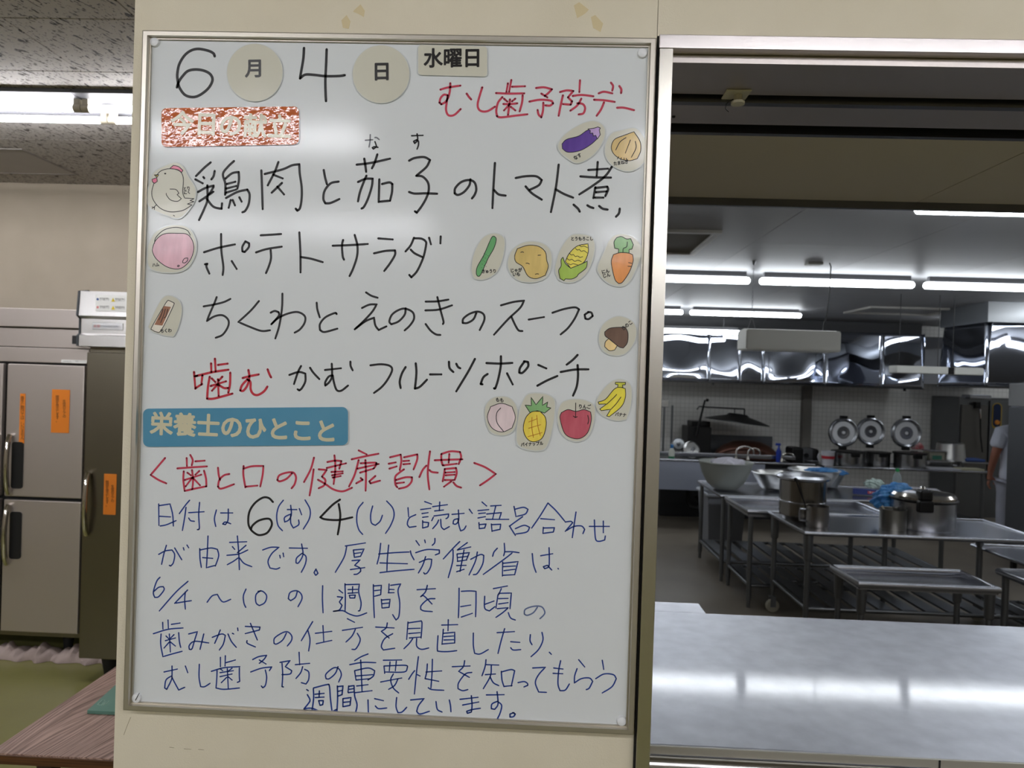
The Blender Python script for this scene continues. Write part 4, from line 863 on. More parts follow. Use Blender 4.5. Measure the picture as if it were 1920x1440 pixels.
bm = BM(); slab(bm, quad, TZ+.006, TZ+.0095); link('front_cover', bm, gf, fo, world=True)
bm = BM()
for s in ("183,1321 191,1313 197,1313 190,1322 183,1321;193,1322 200,1314 205,1314 201,1318 194,1322",):
    for st in parse(s):
        pr = [RZ(p[0], p[1], TZ+.0098) for p in st]
        tube(bm, pr, .0007, 5)
link('printed_mark', bm, mat('pale_print', (176, 204, 190), .5), fo, world=True)
# ------------------------------------------------------------------ kitchen
kst = mat('kitchen_steel', (172, 174, 180), .26, 1.0, bump=(18, .05, .002))
kst_d = mat('kitchen_steel_dull', (120, 122, 124), .38, 1.0)
alum = mat('spun_aluminium', (186, 186, 184), .28, 1.0)
enamel_b = mat('black_enamel', (18, 17, 17), .4, spec=.3)
def worktable(name, label, x0, x1, y0, y1, z, slats=8, shelf=.17, r=.014, legr=.019, group='stainless work tables', casters=False, deep=.012, sockets=False):
    t = empty(name, ((x0+x1)/2, (y0+y1)/2, 0), label, 'table', group)
    bm = BM(); box(bm, (x0+r, y0+r, z-deep-.004), (x1-r, y1-r, z-deep)); link('tabletop', bm, kst, t, world=True)
    bm = BM(); R = r*2
    tube(bm, [(x0+r, y0+r, z-r), (x1-r, y0+r, z-r), (x1-r, y1-r, z-r), (x0+r, y1-r, z-r)], r, 12, True)
    if deep > .03:
        for a, b in (((x0+r, y0+r, z-deep), (x1-r, y0+r+.004, z-r)), ((x0+r, y1-r-.004, z-deep), (x1-r, y1-r, z-r)), ((x0+r, y0+r, z-deep), (x0+r+.004, y1-r, z-r)), ((x1-r-.004, y0+r, z-deep), (x1-r, y1-r, z-r))): box(bm, a, b)
    link('rolled_rim', bm, kst, t, True, world=True)
    for xx in (x0+.05, x1-.05):
        for yy in (y0+.05, y1-.05):
            zb_ = .125 if casters else 0
            bm = BM(); tube(bm, [(xx, yy, zb_), (xx, yy, zb_+.06), (xx, yy, zb_+.061), (xx, yy, z-deep-.004)], [legr*.75, legr*.75, legr, legr], 14)
            if casters:
                cs = BM(); box(cs, (xx-.022, yy-.024, .11), (xx+.022, yy+.024, .128), .004); box(cs, (xx-.02, yy-.024, .045), (xx+.02, yy-.02, .115)); box(cs, (xx-.02, yy+.02, .045), (xx+.02, yy+.024, .115))
                cf = link('caster', cs, kst_d, t, world=True)
                cs = BM(); lathe(cs, [(0, -.015), (.044, -.015), (.05, -.009), (.05, .009), (.044, .015), (0, .015)], (xx, yy, .05), 22, 'y'); link('wheel', cs, mat('white_wheel', (176, 172, 156), .5), cf, True, world=True)
            if sockets: lathe(bm, [(legr*1.05, z-.20), (legr*1.45, z-.19), (legr*1.7, z-deep-.006), (0, z-deep-.006)], (xx, yy, 0), 14)
            link('leg', bm, kst_d, t, True, world=True)
    if shelf:
        for yy in (y0+.05, y1-.05):
            bm = BM(); tube(bm, [(x0+.05, yy, shelf), (x1-.05, yy, shelf)], .013, 10); link('shelf_rail', bm, kst_d, t, True, world=True)
        for xx in (x0+.05, x1-.05):
            bm = BM(); tube(bm, [(xx, y0+.05, shelf), (xx, y1-.05, shelf)], .013, 10); link('shelf_rail', bm, kst_d, t, True, world=True)
        bm = BM(); w_ = (x1-x0-.1)/slats*.66; box(bm, (-w_/2, y0+.055, shelf), (w_/2, y1-.055, shelf+.014)); first = True
        sl = link('shelf_slat', bm, kst_d, t); sl.location = -Vector(t.location)
        for k in range(slats):
            o = sl if k == 0 else sl.copy()
            if k: COL.objects.link(o); o.parent = t
            o.location = (x0+.05+(k+.5)*(x1-x0-.1)/slats-t.location.x, -t.location.y, 0)
    return t
HZ = .76
T1a = (RZ(1305, 900, HZ).x, RZ(1722, 925, HZ).x, 5.03, RZ(1305, 900, HZ).y)
worktable('work_table', 'long stainless work table carrying the mesh bowl, slatted shelf below', *T1a, HZ, slats=12)
T1b = (RZ(1400, 956, HZ).x, RZ(1665, 961, HZ).x, RZ(1400, 956, HZ).y, 5.0)
worktable('work_table', 'stainless work table with low rim directly behind the tall kettle', *T1b, HZ, slats=9, deep=.05, r=.018)
T2 = (RZ(1507, 997, HZ).x, RZ(1828, 970, HZ).x+.03, RZ(1507, 997, HZ).y, RZ(1452, 958, HZ).y)
worktable('work_table', 'stainless work table carrying the kettle and the pressure pot', *T2, HZ, slats=10, shelf=.24, sockets=True, casters=True)
LZ = .60
T3 = (RZ(1607, 1091, LZ).x, RZ(1876, 1099, LZ).x, RZ(1607, 1091, LZ).y, RZ(1540, 1056, LZ).y)
worktable('low_table', 'low stainless table with raised round rim in front, empty', *T3, LZ, shelf=0, r=.02, legr=.017, deep=.045, sockets=True)
T4 = (RZ(1862, 1063, LZ).x, RZ(1862, 1063, LZ).x+.8, RZ(1862, 1063, LZ).y-.55, RZ(1862, 1063, LZ).y)
worktable('low_table', 'low dark stainless table cut by the right edge of the picture', *T4, LZ, shelf=.12, slats=5, r=.022, legr=.02)
q = RZ(1818, 1018, .55)
worktable('low_table', 'low shelf table under and behind the right end of the pot table', q.x, q.x+.9, q.y-.75, q.y, .55, shelf=.12, slats=6, r=.012)
# braces and caster trolley below
bn = RY(1362, 975, 6.15)
tbn = empty('waste_bin', (bn.x, 6.4, 0), 'grey plastic waste bin with a clear liner under the long table', 'bin')
za, zb = 0.0, RY(1362, 930, 6.15).z
wl_, wr_ = RY(1326, 975, 6.15).x, RY(1398, 975, 6.15).x
bm = BM(); lo = [bm.verts.new(p) for p in ((wl_+.03, 6.18, 0), (wr_-.03, 6.18, 0), (wr_-.03, 6.55, 0), (wl_+.03, 6.55, 0))]
hi = [bm.verts.new(p) for p in ((wl_, 6.14, zb), (wr_, 6.14, zb), (wr_, 6.6, zb), (wl_, 6.6, zb))]
bm.faces.new(lo)
for k in range(4): bm.faces.new((lo[k], lo[(k+1) % 4], hi[(k+1) % 4], hi[k]))
link('bin_body', bm, mat('bin_plastic', (128, 130, 136), .5), tbn, world=True)
bm = BM(); tube(bm, [(wl_-.005, 6.135, zb), (wr_+.005, 6.135, zb), (wr_+.005, 6.605, zb), (wl_-.005, 6.605, zb)], .018, 8, True); link('liner', bm, mat('liner_film', (188, 192, 200), .25), tbn, True, world=True)

# ---- vessels
def vessel(name, label, cat, px, py, y, prof, m=alum, group=None, seg=36, part_name=None):
    """px,py: pixel of the foot centre, standing at depth y"""
    v = RY(px, py, y); t = empty(name, v, label, cat, group); bm = BM(); lathe(bm, prof, (0, 0, 0), seg)
    link(part_name or 'body', bm, m, t, True); return t
mp5 = MPP(5.5)
# mesh bowl with cloth
v = RZ(1368, 921, HZ); r = 50*MPP(v.y+.0); t = empty('mesh_bowl', (v.x, v.y+.16, HZ), 'large pale perforated bowl holding a white cloth on the corner of the long table', 'bowl', 'bowls on the long work table')
h = .245; bm = BM(); lathe(bm, [(0, .0), (r*.45, .003), (r*.68, h*.22), (r*.88, h*.6), (r*.98, h*.96), (r*1.03, h), (r*1.02, h+.006), (r*.96, h*.95), (r*.85, h*.6), (r*.64, h*.24), (r*.42, .012), (0, .01)], (0, 0, 0), 40)
link('bowl', bm, mat('perforated_grey', (150, 154, 148), .45, .3, bump=(160, .8, .002)), t, True)
cl = BM(); bmesh.ops.create_icosphere(cl, subdivisions=4, radius=1)
for q in cl.verts: q.co = Vector((q.co.x*r*.62+.02*math.sin(q.co.y*9), q.co.y*r*.55, q.co.z*.045+.018*math.sin(q.co.x*8+q.co.y*5)))
o = link('cloth', cl, mat('white_cloth', (196, 194, 204), .9), None, True); o.location = (t.location.x+.02, t.location.y-.0, HZ+h*.93)
tag(o, 'white cloth heaped in the perforated bowl', 'cloth')
def basin(px0, px1, pyb, label, h, extra=None):
    v = RZ((px0+px1)/2, pyb, HZ); r = (px1-px0)/2*MPP(v.y+.1)
    t = empty('basin', (v.x, v.y+r*.6, HZ), label, 'basin', 'bowls on the long work table')
    bm = BM(); lathe(bm, [(0, 0), (r*.5, .002), (r*.62, .02), (r*.9, h*.75), (r*.97, h), (r*1.02, h+.003), (r*.97, h+.008), (r*.88, h*.75), (r*.6, .028), (0, .01)], (0, 0, 0), 44)
    link('bowl', bm, alum, t, True); return t
basin(1419, 1500, 921, 'wide round aluminium basin beside the perforated bowl', .15)
b2 = basin(1492, 1584, 918, 'wide aluminium basin behind the tall kettle', .165); b2.location.y += .02
# blue plastic covered tray behind the basins
v = RZ(1506, 896, HZ)
t = empty('colander', (v.x, T1a[3]-.10, HZ), 'basin covered with crinkled blue plastic sheet at the back of the table', 'basin')
bm = BM(); lathe(bm, [(0, 0), (.11, .002), (.14, .06), (.165, .12), (.17, .125), (.15, .1), (0, .09)], (0, 0, 0), 32); link('bowl', bm, kst_d, t, True)
blue_pl = mat('blue_plastic_sheet', (40, 104, 172), .25, spec=.6, noise=(30, (90, 160, 214), .8), bump=(60, 1., .01))
def crumple(name, rx, ry, rz, m, parent=None, loc=(0, 0, 0), sub=5, amp=.18, fr_=6):
    bm = BM(); bmesh.ops.create_icosphere(bm, subdivisions=sub, radius=1)
    for q in bm.verts:
        d = q.co.copy(); k = 1 + amp*math.sin(d.x*fr_+d.z*3)*math.sin(d.y*fr_*1.1+1) + amp*.5*math.sin(d.x*fr_*2.7+d.y*fr_*2.1+d.z*9)
        q.co = Vector((d.x*rx*k, d.y*ry*k, max(-rz*.4, d.z*rz*k)))
    o = link(name, bm, m, parent, True)
    o.location = loc; return o
crumple('plastic_cover', .19, .17, .035, blue_pl, t, (0, 0, .14), 4, .10)
# kettle on the front table
def RT2(px, py): return RZ(px, py, HZ-.012)
v = RT2(1521, 983); kr = 41*MPP(v.y+.17); h = .30
t = empty('soup_kettle', (v.x, v.y+.18, HZ-.012), 'tall stainless soup kettle with a domed lid and a ladle in it', 'kettle')
bm = BM(); lathe(bm, [(0, 0), (kr*.8, 0), (kr*.86, .02), (kr*.98, .035), (kr, .05), (kr, h-.02), (kr*1.0, h)], (0, 0, 0), 40); link('body', bm, mat('kettle_steel', (132, 128, 122), .22, 1.0), t, True)
bm = BM(); lathe(bm, [(kr*1.0, h-.012), (kr*1.14, h-.002), (kr*1.16, h+.012), (kr*1.08, h+.02), (kr*1.0, h+.028), (kr*.9, h+.024), (kr*.5, h+.04), (0, h+.046)], (0, 0, 0), 40); link('lid', bm, kst, t, True)
bm = BM(); lathe(bm, [(kr*1.0, .13), (kr*1.012, .132), (kr*1.012, .14), (kr*1.0, .142)], (0, 0, 0), 40); link('band', bm, kst, t, True)
la = empty('ladle', (t.location.x-.09, t.location.y-kr-.02, HZ-.012), 'thin dark ladle leaning on the front of the kettle', 'ladle')
P1 = RY(1492, 899, t.location.y-kr-.02); P2 = RY(1512, 952, t.location.y-kr-.02)
bm = BM(); tube(bm, [P1, P2], .005, 8); bmesh.ops.create_icosphere(bm, subdivisions=2, radius=.014, matrix=Matrix.Translation(P1)); link('handle', bm, enamel_b, la, True, world=True)
# saucepan in front of the kettle
v = RT2(1530, 986); t2 = empty('mug_pot', (v.x, v.y+.06, HZ-.012), 'small tall stainless pot with a side handle standing before the kettle', 'pot')
rp = 20*MPP(v.y); hp = 38*MPP(v.y)
t2.location.y = t.location.y-kr-rp-.015
bm = BM(); lathe(bm, [(0, 0), (rp*.96, 0), (rp, .008), (rp, hp), (rp*1.03, hp+.002), (rp*.95, hp), (rp*.95, .01), (0, .008)], (0, 0, 0), 30); link('body', bm, mat('pot_steel', (138, 134, 130), .28, 1.0), t2, True)
bm = BM(); tube(bm, [(-rp*.9, -.01, hp*.82), (-rp*1.7, -.02, hp*.86), (-rp*1.75, -.02, hp*.6), (-rp*1.7, -.02, hp*.3), (-rp*.9, -.01, hp*.25)], .006, 8); link('handle', bm, kst, t2, True)
# steel can with paddle, blue bag, pressure pot
v = RT2(1685, 996); rc = 22.5*MPP(v.y+.1); hc = 36*MPP(v.y+.1)
t = empty('steel_can', (v.x, v.y+rc, HZ-.012), 'plain cylindrical steel container beside the pressure pot', 'container')
bm = BM(); lathe(bm, [(0, 0), (rc, 0), (rc, hc), (rc*1.03, hc+.003), (rc*.95, hc), (rc*.95, .01), (0, .01)], (0, 0, 0), 30); link('body', bm, mat('can_steel', (138, 136, 130), .34, 1.0), t, True)
pd = empty('spatula', (t.location.x-rc, t.location.y, HZ), 'pale wooden spatula sticking out of the steel container', 'spatula')
bm = BM(); A = RY(1654, 949, t.location.y); tube(bm, [A, (t.location.x-rc*.5, t.location.y, HZ+hc*.6)], .007, 8); link('handle', bm, mat('pale_wood', (176, 168, 150), .5), pd, True, world=True)
o = crumple('plastic_bag', .14, .10, .09, blue_pl, None, (t.location.x+.02, t.location.y+.10+rc, HZ+hc*.9), 5, .16)
v = RY(1684, 933, t.location.y+.18); o.location = (v.x, t.location.y+.26, v.z-.01); o.rotation_euler.y = -.45
tag(o, 'crumpled blue plastic bag rising behind the steel container', 'bag')
v = RT2(1760, 1000); r = 54*MPP(v.y+.2); h = 62*MPP(v.y+.15)
t = empty('pressure_pot', (v.x, v.y+.21, HZ-.012), 'wide stainless pot with bright domed lid and black clamp handle', 'pot')
bm = BM(); lathe(bm, [(0, 0), (r*.97, 0), (r*.99, .01), (r*.99, h*.82), (r, h*.84)], (0, 0, 0), 44); link('body', bm, kst, t, True)
bm = BM(); lathe(bm, [(r*.99, h*.80), (r*1.04, h*.82), (r*1.05, h*.87), (r*1.0, h*.89)], (0, 0, 0), 44); link('gasket_ring', bm, enamel_b, t, True)
bm = BM(); lathe(bm, [(r*.99, h*.885), (r*1.0, h*.96), (r*.93, h*1.04), (r*.86, h*1.05), (r*.6, h*1.08), (0, h*1.10)], (0, 0, 0), 44); link('lid', bm, mat('bright_steel', (212, 206, 196), .16, 1.0), t, True)
xh = RY(1737, 940, v.y).x-t.location.x
bm = BM(); box(bm, (xh-.055, -r*1.12, h*.58), (xh+.045, -r*.86, h*.92), .012, 3); box(bm, (xh-.035, -r*1.02, h*.9), (xh+.05, -r*.6, h*1.22), .018, 3); link('clamp_handle', bm, enamel_b, t, True)
bm = BM(); lathe(bm, [(.012, h*1.09), (.014, h*1.13), (.02, h*1.16), (.012, h*1.2), (0, h*1.21)], (.02, .05, 0), 16); link('valve', bm, chrome, t, True)
# bottle with green cap
v = RZ(1683, 931, HZ); t = empty('drink_bottle', (v.x, min(v.y+.02, 5.6), HZ), 'clear plastic bottle with a green cap on the long table', 'bottle')
bm = BM(); lathe(bm, [(0, 0), (.036, .002), (.038, .02), (.036, .06), (.038, .1), (.038, .155), (.03, .19), (.016, .215), (.014, .225), (0, .225)], (0, 0, 0), 20); link('body', bm, mat('bottle_plastic', (176, 186, 188), .12, spec=.6, trans=.5, ior=1.2), t, True)
bm = BM(); lathe(bm, [(.017, .222), (.017, .248), (0, .25)], (0, 0, 0), 16); link('bottle_cap', bm, mat('green_cap', (40, 140, 76), .4), t, True)
t = empty('box', (RZ(1613, 920, HZ).x, 5.35, HZ), 'flat blue wrap box with red print lying on the long table', 'box')
bm = BM(); box(bm, (-.17, -.025, 0), (.17, .025, .05), .002); link('carton', bm, mat('blue_carton', (38, 52, 112), .5), t); t.rotation_euler.z = -.28
bm = BM(); box(bm, (-.05, -.0262, .012), (.03, -.025, .036)); link('red_print', bm, mat('red_print', (172, 60, 70), .5), t)
text_m = text_mesh('ラップ', .022, .0003); text_m.materials.append(mat('white_label', (0, 0, 0))); o = bpy.data.objects.new('lettering', text_m); COL.objects.link(o); o.parent = t; o.rotation_euler.x = PI/2; o.location = (-.01, -.0268, .024)
o = crumple('glove_bundle', .085, .07, .055, mat('pale_green_film', (176, 194, 188), .5), None, (RZ(1592, 905, HZ).x, 5.62, HZ+.055), 4, .2); tag(o, 'bundle of pale green plastic gloves on the long table', 'gloves')
for k, (p_, lb) in enumerate((((1655, 915), 'white plastic tray tilted on the long table left of the bottle'), ((1706, 914), 'flat white tray edge on the long table right of the bottle'))):
    v = RZ(*p_, HZ); t = empty('tray', (v.x, min(v.y, 5.75), HZ+.0), lb, 'tray'); bm = BM(); box(bm, (-.14, -.09, 0), (.14, .09, .012), .004); link('tray_base', bm, mat('white_plastic', (188, 188, 194), .4), t); t.rotation_euler.z = -.5+.2*k
    bm = BM(); tube(bm, [(-.14, -.09, .016), (.14, -.09, .016), (.14, .09, .016), (-.14, .09, .016)], .005, 6, True); link('rim', bm, MATS['white_plastic'], t, True)

# ---- rear row: sinks on the left
SY = 7.3; SZ = .80
sx1 = RY(1528, 875, SY).x
t = empty('sink_unit', (2.2, SY+.35, 0), 'long stainless sink unit along the back left of the kitchen', 'sink')
part('apron', t, mat('sink_apron', (168, 174, 190), .45, .6), ((.75, SY, .46), (RY(1345, 900, SY).x+.55, SY+.02, SZ)))
bm = BM(); box(bm, (.75, SY-.02, SZ), (sx1, SY+.035, SZ+.025), .01); box(bm, (.75, SY+.62, SZ), (sx1, SY+.68, SZ+.05), .01); link('sink_rim', bm, kst, t, True, world=True)
part('basin_floor', t, kst_d, ((.75, SY+.03, SZ-.12), (sx1, SY+.62, SZ-.11)))
for xx in (1.2, 2.0, 2.9, sx1-.1): part('leg', t, kst_d, ((xx-.02, SY+.05, 0), (xx+.02, SY+.09, .46)))
for xx in (2.6, 2.85):
    bm = BM(); tube(bm, [(xx, SY+.3, SZ-.12), (xx, SY+.3, .3), (xx+.03, SY+.3, .22), (xx+.12, SY+.3, .2), (xx+.16, SY+.3, .27), (xx+.16, SY+.5, .3)], .028, 12); link('waste_pipe', bm, rubber, t, True, world=True)
def gooseneck(px, py, w_, h_, lb, dy=0):
    v = RY(px, py, SY+.35+dy); f = empty('faucet', (v.x, v.y, SZ), lb, 'faucet', 'swan neck faucets at the back sinks')
    W = w_*MPP(v.y); H = h_*MPP(v.y)
    bm = BM(); tube(bm, [(0, 0, -.0), (0, 0, H*.6)] + [(W/2-W/2*math.cos(PI*k/10), 0, H*.6+H*.4*math.sin(PI*k/10)) for k in range(1, 10)] + [(W, 0, H*.45)], .011, 10); link('spout', bm, chrome, f, True)
    bm = BM(); lathe(bm, [(.022, 0), (.02, .02), (.014, .03), (.014, .05), (0, .05)], (0, 0, 0), 14); link('base', bm, chrome, f, True)
gooseneck(1380, 868, 32, 26, 'chrome swan neck faucet behind the mesh bowl, left one of two')
gooseneck(1402, 868, 22, 22, 'chrome swan neck faucet behind the mesh bowl, right one of two', .07)
gooseneck(1466, 868, 22, 16, 'low chrome arched faucet left of the black appliance')
bt = RY(1259, 862, SY+.15); t = empty('detergent_bottle', (bt.x, bt.y, SZ-.11), 'small white bottle with blue cap and green label at the back sink', 'bottle')
bm = BM(); lathe(bm, [(0, 0), (.035, 0), (.036, .2), (.022, .24), (.018, .25), (0, .25)], (0, 0, 0), 16); link('body', bm, mat('cream_plastic', (196, 200, 190), .4), t, True)
bm = BM(); lathe(bm, [(.0368, .08), (.0368, .15)], (0, 0, 0), 16); link('label_band', bm, mat('green_label', (30, 120, 80), .5), t, True)
bm = BM(); lathe(bm, [(.02, .248), (.02, .29), (0, .29)], (0, 0, 0), 12); link('bottle_cap', bm, mat('blue_cap', (40, 110, 170), .4), t, True)

# ---- stove range against the wall with pans
RYb = 8.35
rg = empty('stove', (3.2, 8.5, 0), 'low black gas range against the tiled wall behind the sinks', 'stove')
xa, xb = RY(1240, 860, 8.05).x, RY(1470, 860, 8.05).x
part('range_body', rg, mat('range_black', (34, 34, 36), .45), ((xa, 8.1, 0), (xb, 8.9, .72)), bev=.01)
part('range_top', rg, kst_d, ((xa, 8.05, .72), (xb, 8.9, .75)), bev=.005)
part('backsplash', rg, mat('splash_grey', (78, 80, 84), .5), ((RY(1330, 830, 8.8).x, 8.84, .75), (RY(1450, 830, 8.8).x, 8.9, 1.02)))
part('burner_block', rg, enamel_b, ((RY(1286, 830, 8.5).x, 8.4, .75), (RY(1330, 830, 8.5).x, 8.8, 1.15)), ((RY(1295, 812, 8.5).x, 8.45, 1.15), (RY(1330, 812, 8.5).x, 8.75, 1.22)), bev=.01)
def lid_disc(name, label, px, py, rpx, y, tilt, m, rz=0, cat='lid', group=None):
    v = RY(px, py, y); r = rpx*MPP(y); t = empty(name, (v.x, y, v.z), label, cat, group)
    Mx = Matrix.Rotation(rz, 4, 'Z') @ Matrix.Rotation(tilt, 4, 'X')
    bm = BM(); lathe(bm, [(0, .03), (r*.25, .03), (r*.3, .022), (r*.8, .018), (r*.92, .004), (r, 0), (r*1.0, -.006), (r*.9, -.002), (0, .01)], (0, 0, 0), 36, M=Mx); link('lid_plate', bm, m, t, True)
    bm = BM(); lathe(bm, [(.02, .03), (.012, .04), (.024, .055), (0, .06)], (0, 0, 0), 14, M=Mx); link('knob', bm, kst_d, t, True); return t
lid_disc('pot_lid', 'bright round aluminium pot lid leaning at the back left sink', 1297, 843, 16, 8.0, PI/2-.35, alum, .2)
lid_disc('pot_lid', 'dull round pot lid leaning behind the detergent bottle', 1272, 833, 13, 8.1, PI/2-.5, kst_d, -.1)
v = RY(1405, 862, 8.3); r = 62*MPP(8.3)
t = empty('wok', (v.x, 8.45, .75), 'huge upturned dark brown iron wok on the range', 'wok')
bm = BM(); lathe(bm, [(r, 0), (r*1.02, .012), (r*.99, .02), (r*.9, .09), (r*.7, .17), (r*.4, .225), (0, .245)], (0, 0, 0), 44, sy=.75); link('pan', bm, mat('rusty_iron', (62, 40, 32), .5, .4, noise=(4, (92, 56, 42), .8)), t, True)
v2 = RY(1398, 858, 8.0); t = empty('iron_hoop', (v2.x, 8.06, .75), 'dark copper coloured arched hoop in front of the wok', 'hoop')
bm = BM(); tube(bm, [(-.36, 0, .02)]+[(-.36*math.cos(PI*k/12), 0, .02+.14*math.sin(PI*k/12)) for k in range(1, 12)]+[(.36, 0, .02)], .022, 10); link('rim', bm, mat('worn_copper', (84, 56, 46), .4, .7), t, True)
# black conical hood on an arm above the range
v = RY(1382, 790, 8.4); r = 58*MPP(8.4)
t = empty('black_canopy', (v.x, 8.4, v.z), 'wide black conical lid hanging from a swing arm before the tiles', 'lid')
Mx = Matrix.Rotation(.10, 4, 'Y')
bm = BM(); lathe(bm, [(0, .105), (r*.28, .10), (r*.36, .07), (r*.7, .035), (r*.98, .0), (r, -.012), (r*.94, -.012), (r*.5, .02), (0, .04)], (0, 0, 0), 44, M=Mx); link('cone', bm, enamel_b, t, True)
bm = BM(); lathe(bm, [(0, -.02), (r*.42, -.02), (r*.62, -.004)], (.04, 0, 0), 36, M=Mx); link('liner', bm, alum, t, True)
A = RY(1322, 763, 8.4); B = RY(1396, 767, 8.4)
bm = BM(); tube(bm, [A, B], .010, 8); tube(bm, [B, (B.x, 8.4, v.z+.09)], .010, 8); tube(bm, [(B.x-.13, 8.4, B.z), (B.x-.13, 8.4, v.z+.09)], .006, 8); link('swing_arm', bm, enamel_b, t, True, world=True)
A = RY(1322, 750, 8.35); B = RY(1305, 818, 8.35)
t = empty('lever', B, 'slanting black lever with a ball grip above the range', 'lever'); bm = BM(); tube(bm, [A, B], [.012, .02], 8); bmesh.ops.create_icosphere(bm, subdivisions=2, radius=.022, matrix=Matrix.Translation(A+Vector((.03, 0, 0)))); A2 = RY(1307, 768, 8.35); A3 = RY(1311, 762, 8.35); tube(bm, [A2, A3, RY(1330, 764, 8.35)], .009, 8)
link('lever_rod', bm, enamel_b, t, True, world=True)
a, b = RY(1225, 763, 8.5), RY(1255, 750, 8.5)
t = empty('metal_box', ((a.x+b.x)/2, 8.6, 0), 'pale metal box on poles beside the jamb at the rear', 'box')
part('box_body', t, alum, ((a.x, 8.5, a.z), (b.x, 8.8, b.z)), bev=.01)
for px in (1245, 1260):
    u = RY(px, 800, 8.5); bm = BM(); tube(bm, [(u.x, 8.52, .75), (u.x, 8.52, a.z+(.03 if px == 1260 else 0))], .014, 8); link('pole', bm, kst_d, t, True, world=True)
# black appliance, spray bottle and jug right of the range
a, b = RY(1484, 870, 8.03), RY(1538, 838, 8.03)
t = empty('mixer', ((a.x+b.x)/2, 8.05, 0), 'black and silver kitchen machine between the sinks and the kettles', 'appliance')
part('stand', t, kst_d, ((a.x, 8.03, 0), (b.x-.03, 8.4, a.z+.0)), bev=.005)
part('motor_head', t, enamel_b, ((a.x, 8.04, a.z), (a.x+(b.x-a.x)*.45, 8.3, b.z-.02)), ((a.x+(b.x-a.x)*.75, 8.04, a.z), (b.x, 8.3, b.z-.03)), bev=.03)
part('front_plate', t, kst_d, ((a.x+(b.x-a.x)*.42, 8.05, a.z), (a.x+(b.x-a.x)*.78, 8.3, b.z-.03)), bev=.01)
v = RY(1519, 856, 7.9); bm = BM(); lathe(bm, [(0, 0), (.03, 0), (.03, .03), (0, .03)], (v.x, 8.048, v.z), 16, 'y'); link('dial', bm, enamel_b, t, True, world=True)
v = RY(1462, 868, 7.8); t = empty('spray_bottle', (v.x, 7.85, .75), 'dark blue spray bottle standing by the black machine', 'bottle')
bm = BM(); lathe(bm, [(0, 0), (.03, 0), (.032, .16), (.014, .2), (.012, .23), (0, .23)], (0, 0, 0), 14); link('body', bm, mat('royal_blue', (26, 50, 140), .4), t, True)
bm = BM(); box(bm, (-.04, -.012, .23), (.02, .012, .26), .004); link('trigger', bm, MATS['royal_blue'], t, True)

# ---- long steel table with the three insulated kettles
KY = 7.35; KTZ = .80
kx0, kx1 = RY(1545, 872, KY).x, RY(1856, 890, KY).x
worktable('work_table', 'rear stainless work table carrying the three kettles with open lids', kx0, kx1, KY, KY+.65, KTZ, slats=10, shelf=.2)
kb = mat('kettle_body', (150, 150, 150), .24, 1.0)
def rice_kettle(px, w_, top, lidx, lidy, rl, label, dy=0):
    y = KY+.28+dy; v = RY(px, 880, y); r = w_/2*MPP(y); zt = RY(px, top, y).z
    t = empty('insulated_kettle', (v.x, y, KTZ-.012), label, 'kettle', 'open kettles on the rear table'); H = zt-(KTZ-.012)
    bm = BM(); lathe(bm, [(0, 0), (r*.96, 0), (r, .01), (r, H*.9), (0, H*.9)], (0, 0, 0), 32); link('body', bm, kb, t, True)
    bm = BM(); lathe(bm, [(r*1.0, H*.88), (r*1.08, H*.9), (r*1.08, H), (r*.9, H*1.01), (0, H*.95)], (0, 0, 0), 32); link('collar', bm, enamel_b, t, True)
    bm = BM(); box(bm, (-.05, -r*1.16, H*.66), (.05, -r*.95, H*.95), .01); link('front_latch', bm, enamel_b, t, True)
    L = RY(lidx, lidy, y); c = L - Vector(t.location); rr = rl*MPP(y)
    Mx = Matrix.Rotation(PI/2, 4, 'X')
    bm = BM(); lathe(bm, [(0, .006), (rr*.18, .004), (rr*.2, .014), (rr*.40, .016), (rr*.42, .008), (rr*.78, .006), (rr*.82, .02), (rr*.92, .03), (rr, .02), (rr*1.02, -.01), (rr*.9, -.03), (0, -.04)], c, 40, M=Mx)
    lid = link('lid', bm, kst, t, True)
    bm = BM(); lathe(bm, [(0, .010), (rr*.10, .010), (rr*.10, .02), (0, .022)], c, 20, M=Mx); lathe(bm, [(rr*.44, .0095), (rr*.77, .0085)], c, 40, M=Mx); link('inner_plate', bm, mat('lid_inner', (226, 228, 232), .4, .0), lid, True)
    for s in (1, -1):
        bm = BM(); box(bm, (c.x-.042, c.y-.025, c.z+s*rr*.98-.0), (c.x+.042, c.y+.03, c.z+s*(rr*.98+.035)), .008); link('lid_bracket', bm, enamel_b, lid, True)
    return t
rice_kettle(1590, 56, 845, 1581, 811, 26.5, 'left of three steel kettles, beside the white jug, lid raised')
rice_kettle(1644, 43, 847, 1632, 809, 25.5, 'middle of three steel kettles, lid raised upright', .13)
rice_kettle(1705, 54, 848, 1699, 812, 27, 'right of three steel kettles, nearest the weighing scale, lid raised')
v = RY(1552, 872, KY+.15); t = empty('jug', (v.x, KY+.15, KTZ-.012), 'white plastic jug with a red band left of the kettles', 'jug')
bm = BM(); lathe(bm, [(0, 0), (.062, 0), (.075, .17), (.08, .175), (.07, .165), (0, .16)], (0, 0, 0), 24); link('body', bm, mat('white_plastic', (0, 0, 0)), t, True)
bm = BM(); lathe(bm, [(.0725, .085), (.0755, .12)], (0, 0, 0), 24); link('red_band', bm, mat('red_band', (176, 40, 52), .5), t, True)
bm = BM(); tube(bm, [(-.065, 0, .14), (-.11, 0, .14), (-.12, 0, .1), (-.10, 0, .05), (-.062, 0, .04)], .008, 8); link('handle', bm, MATS['white_plastic'], t, True)
v = RY(1755, 862, KY+.5); sh2 = RY(1762, 862, KY+.45).z
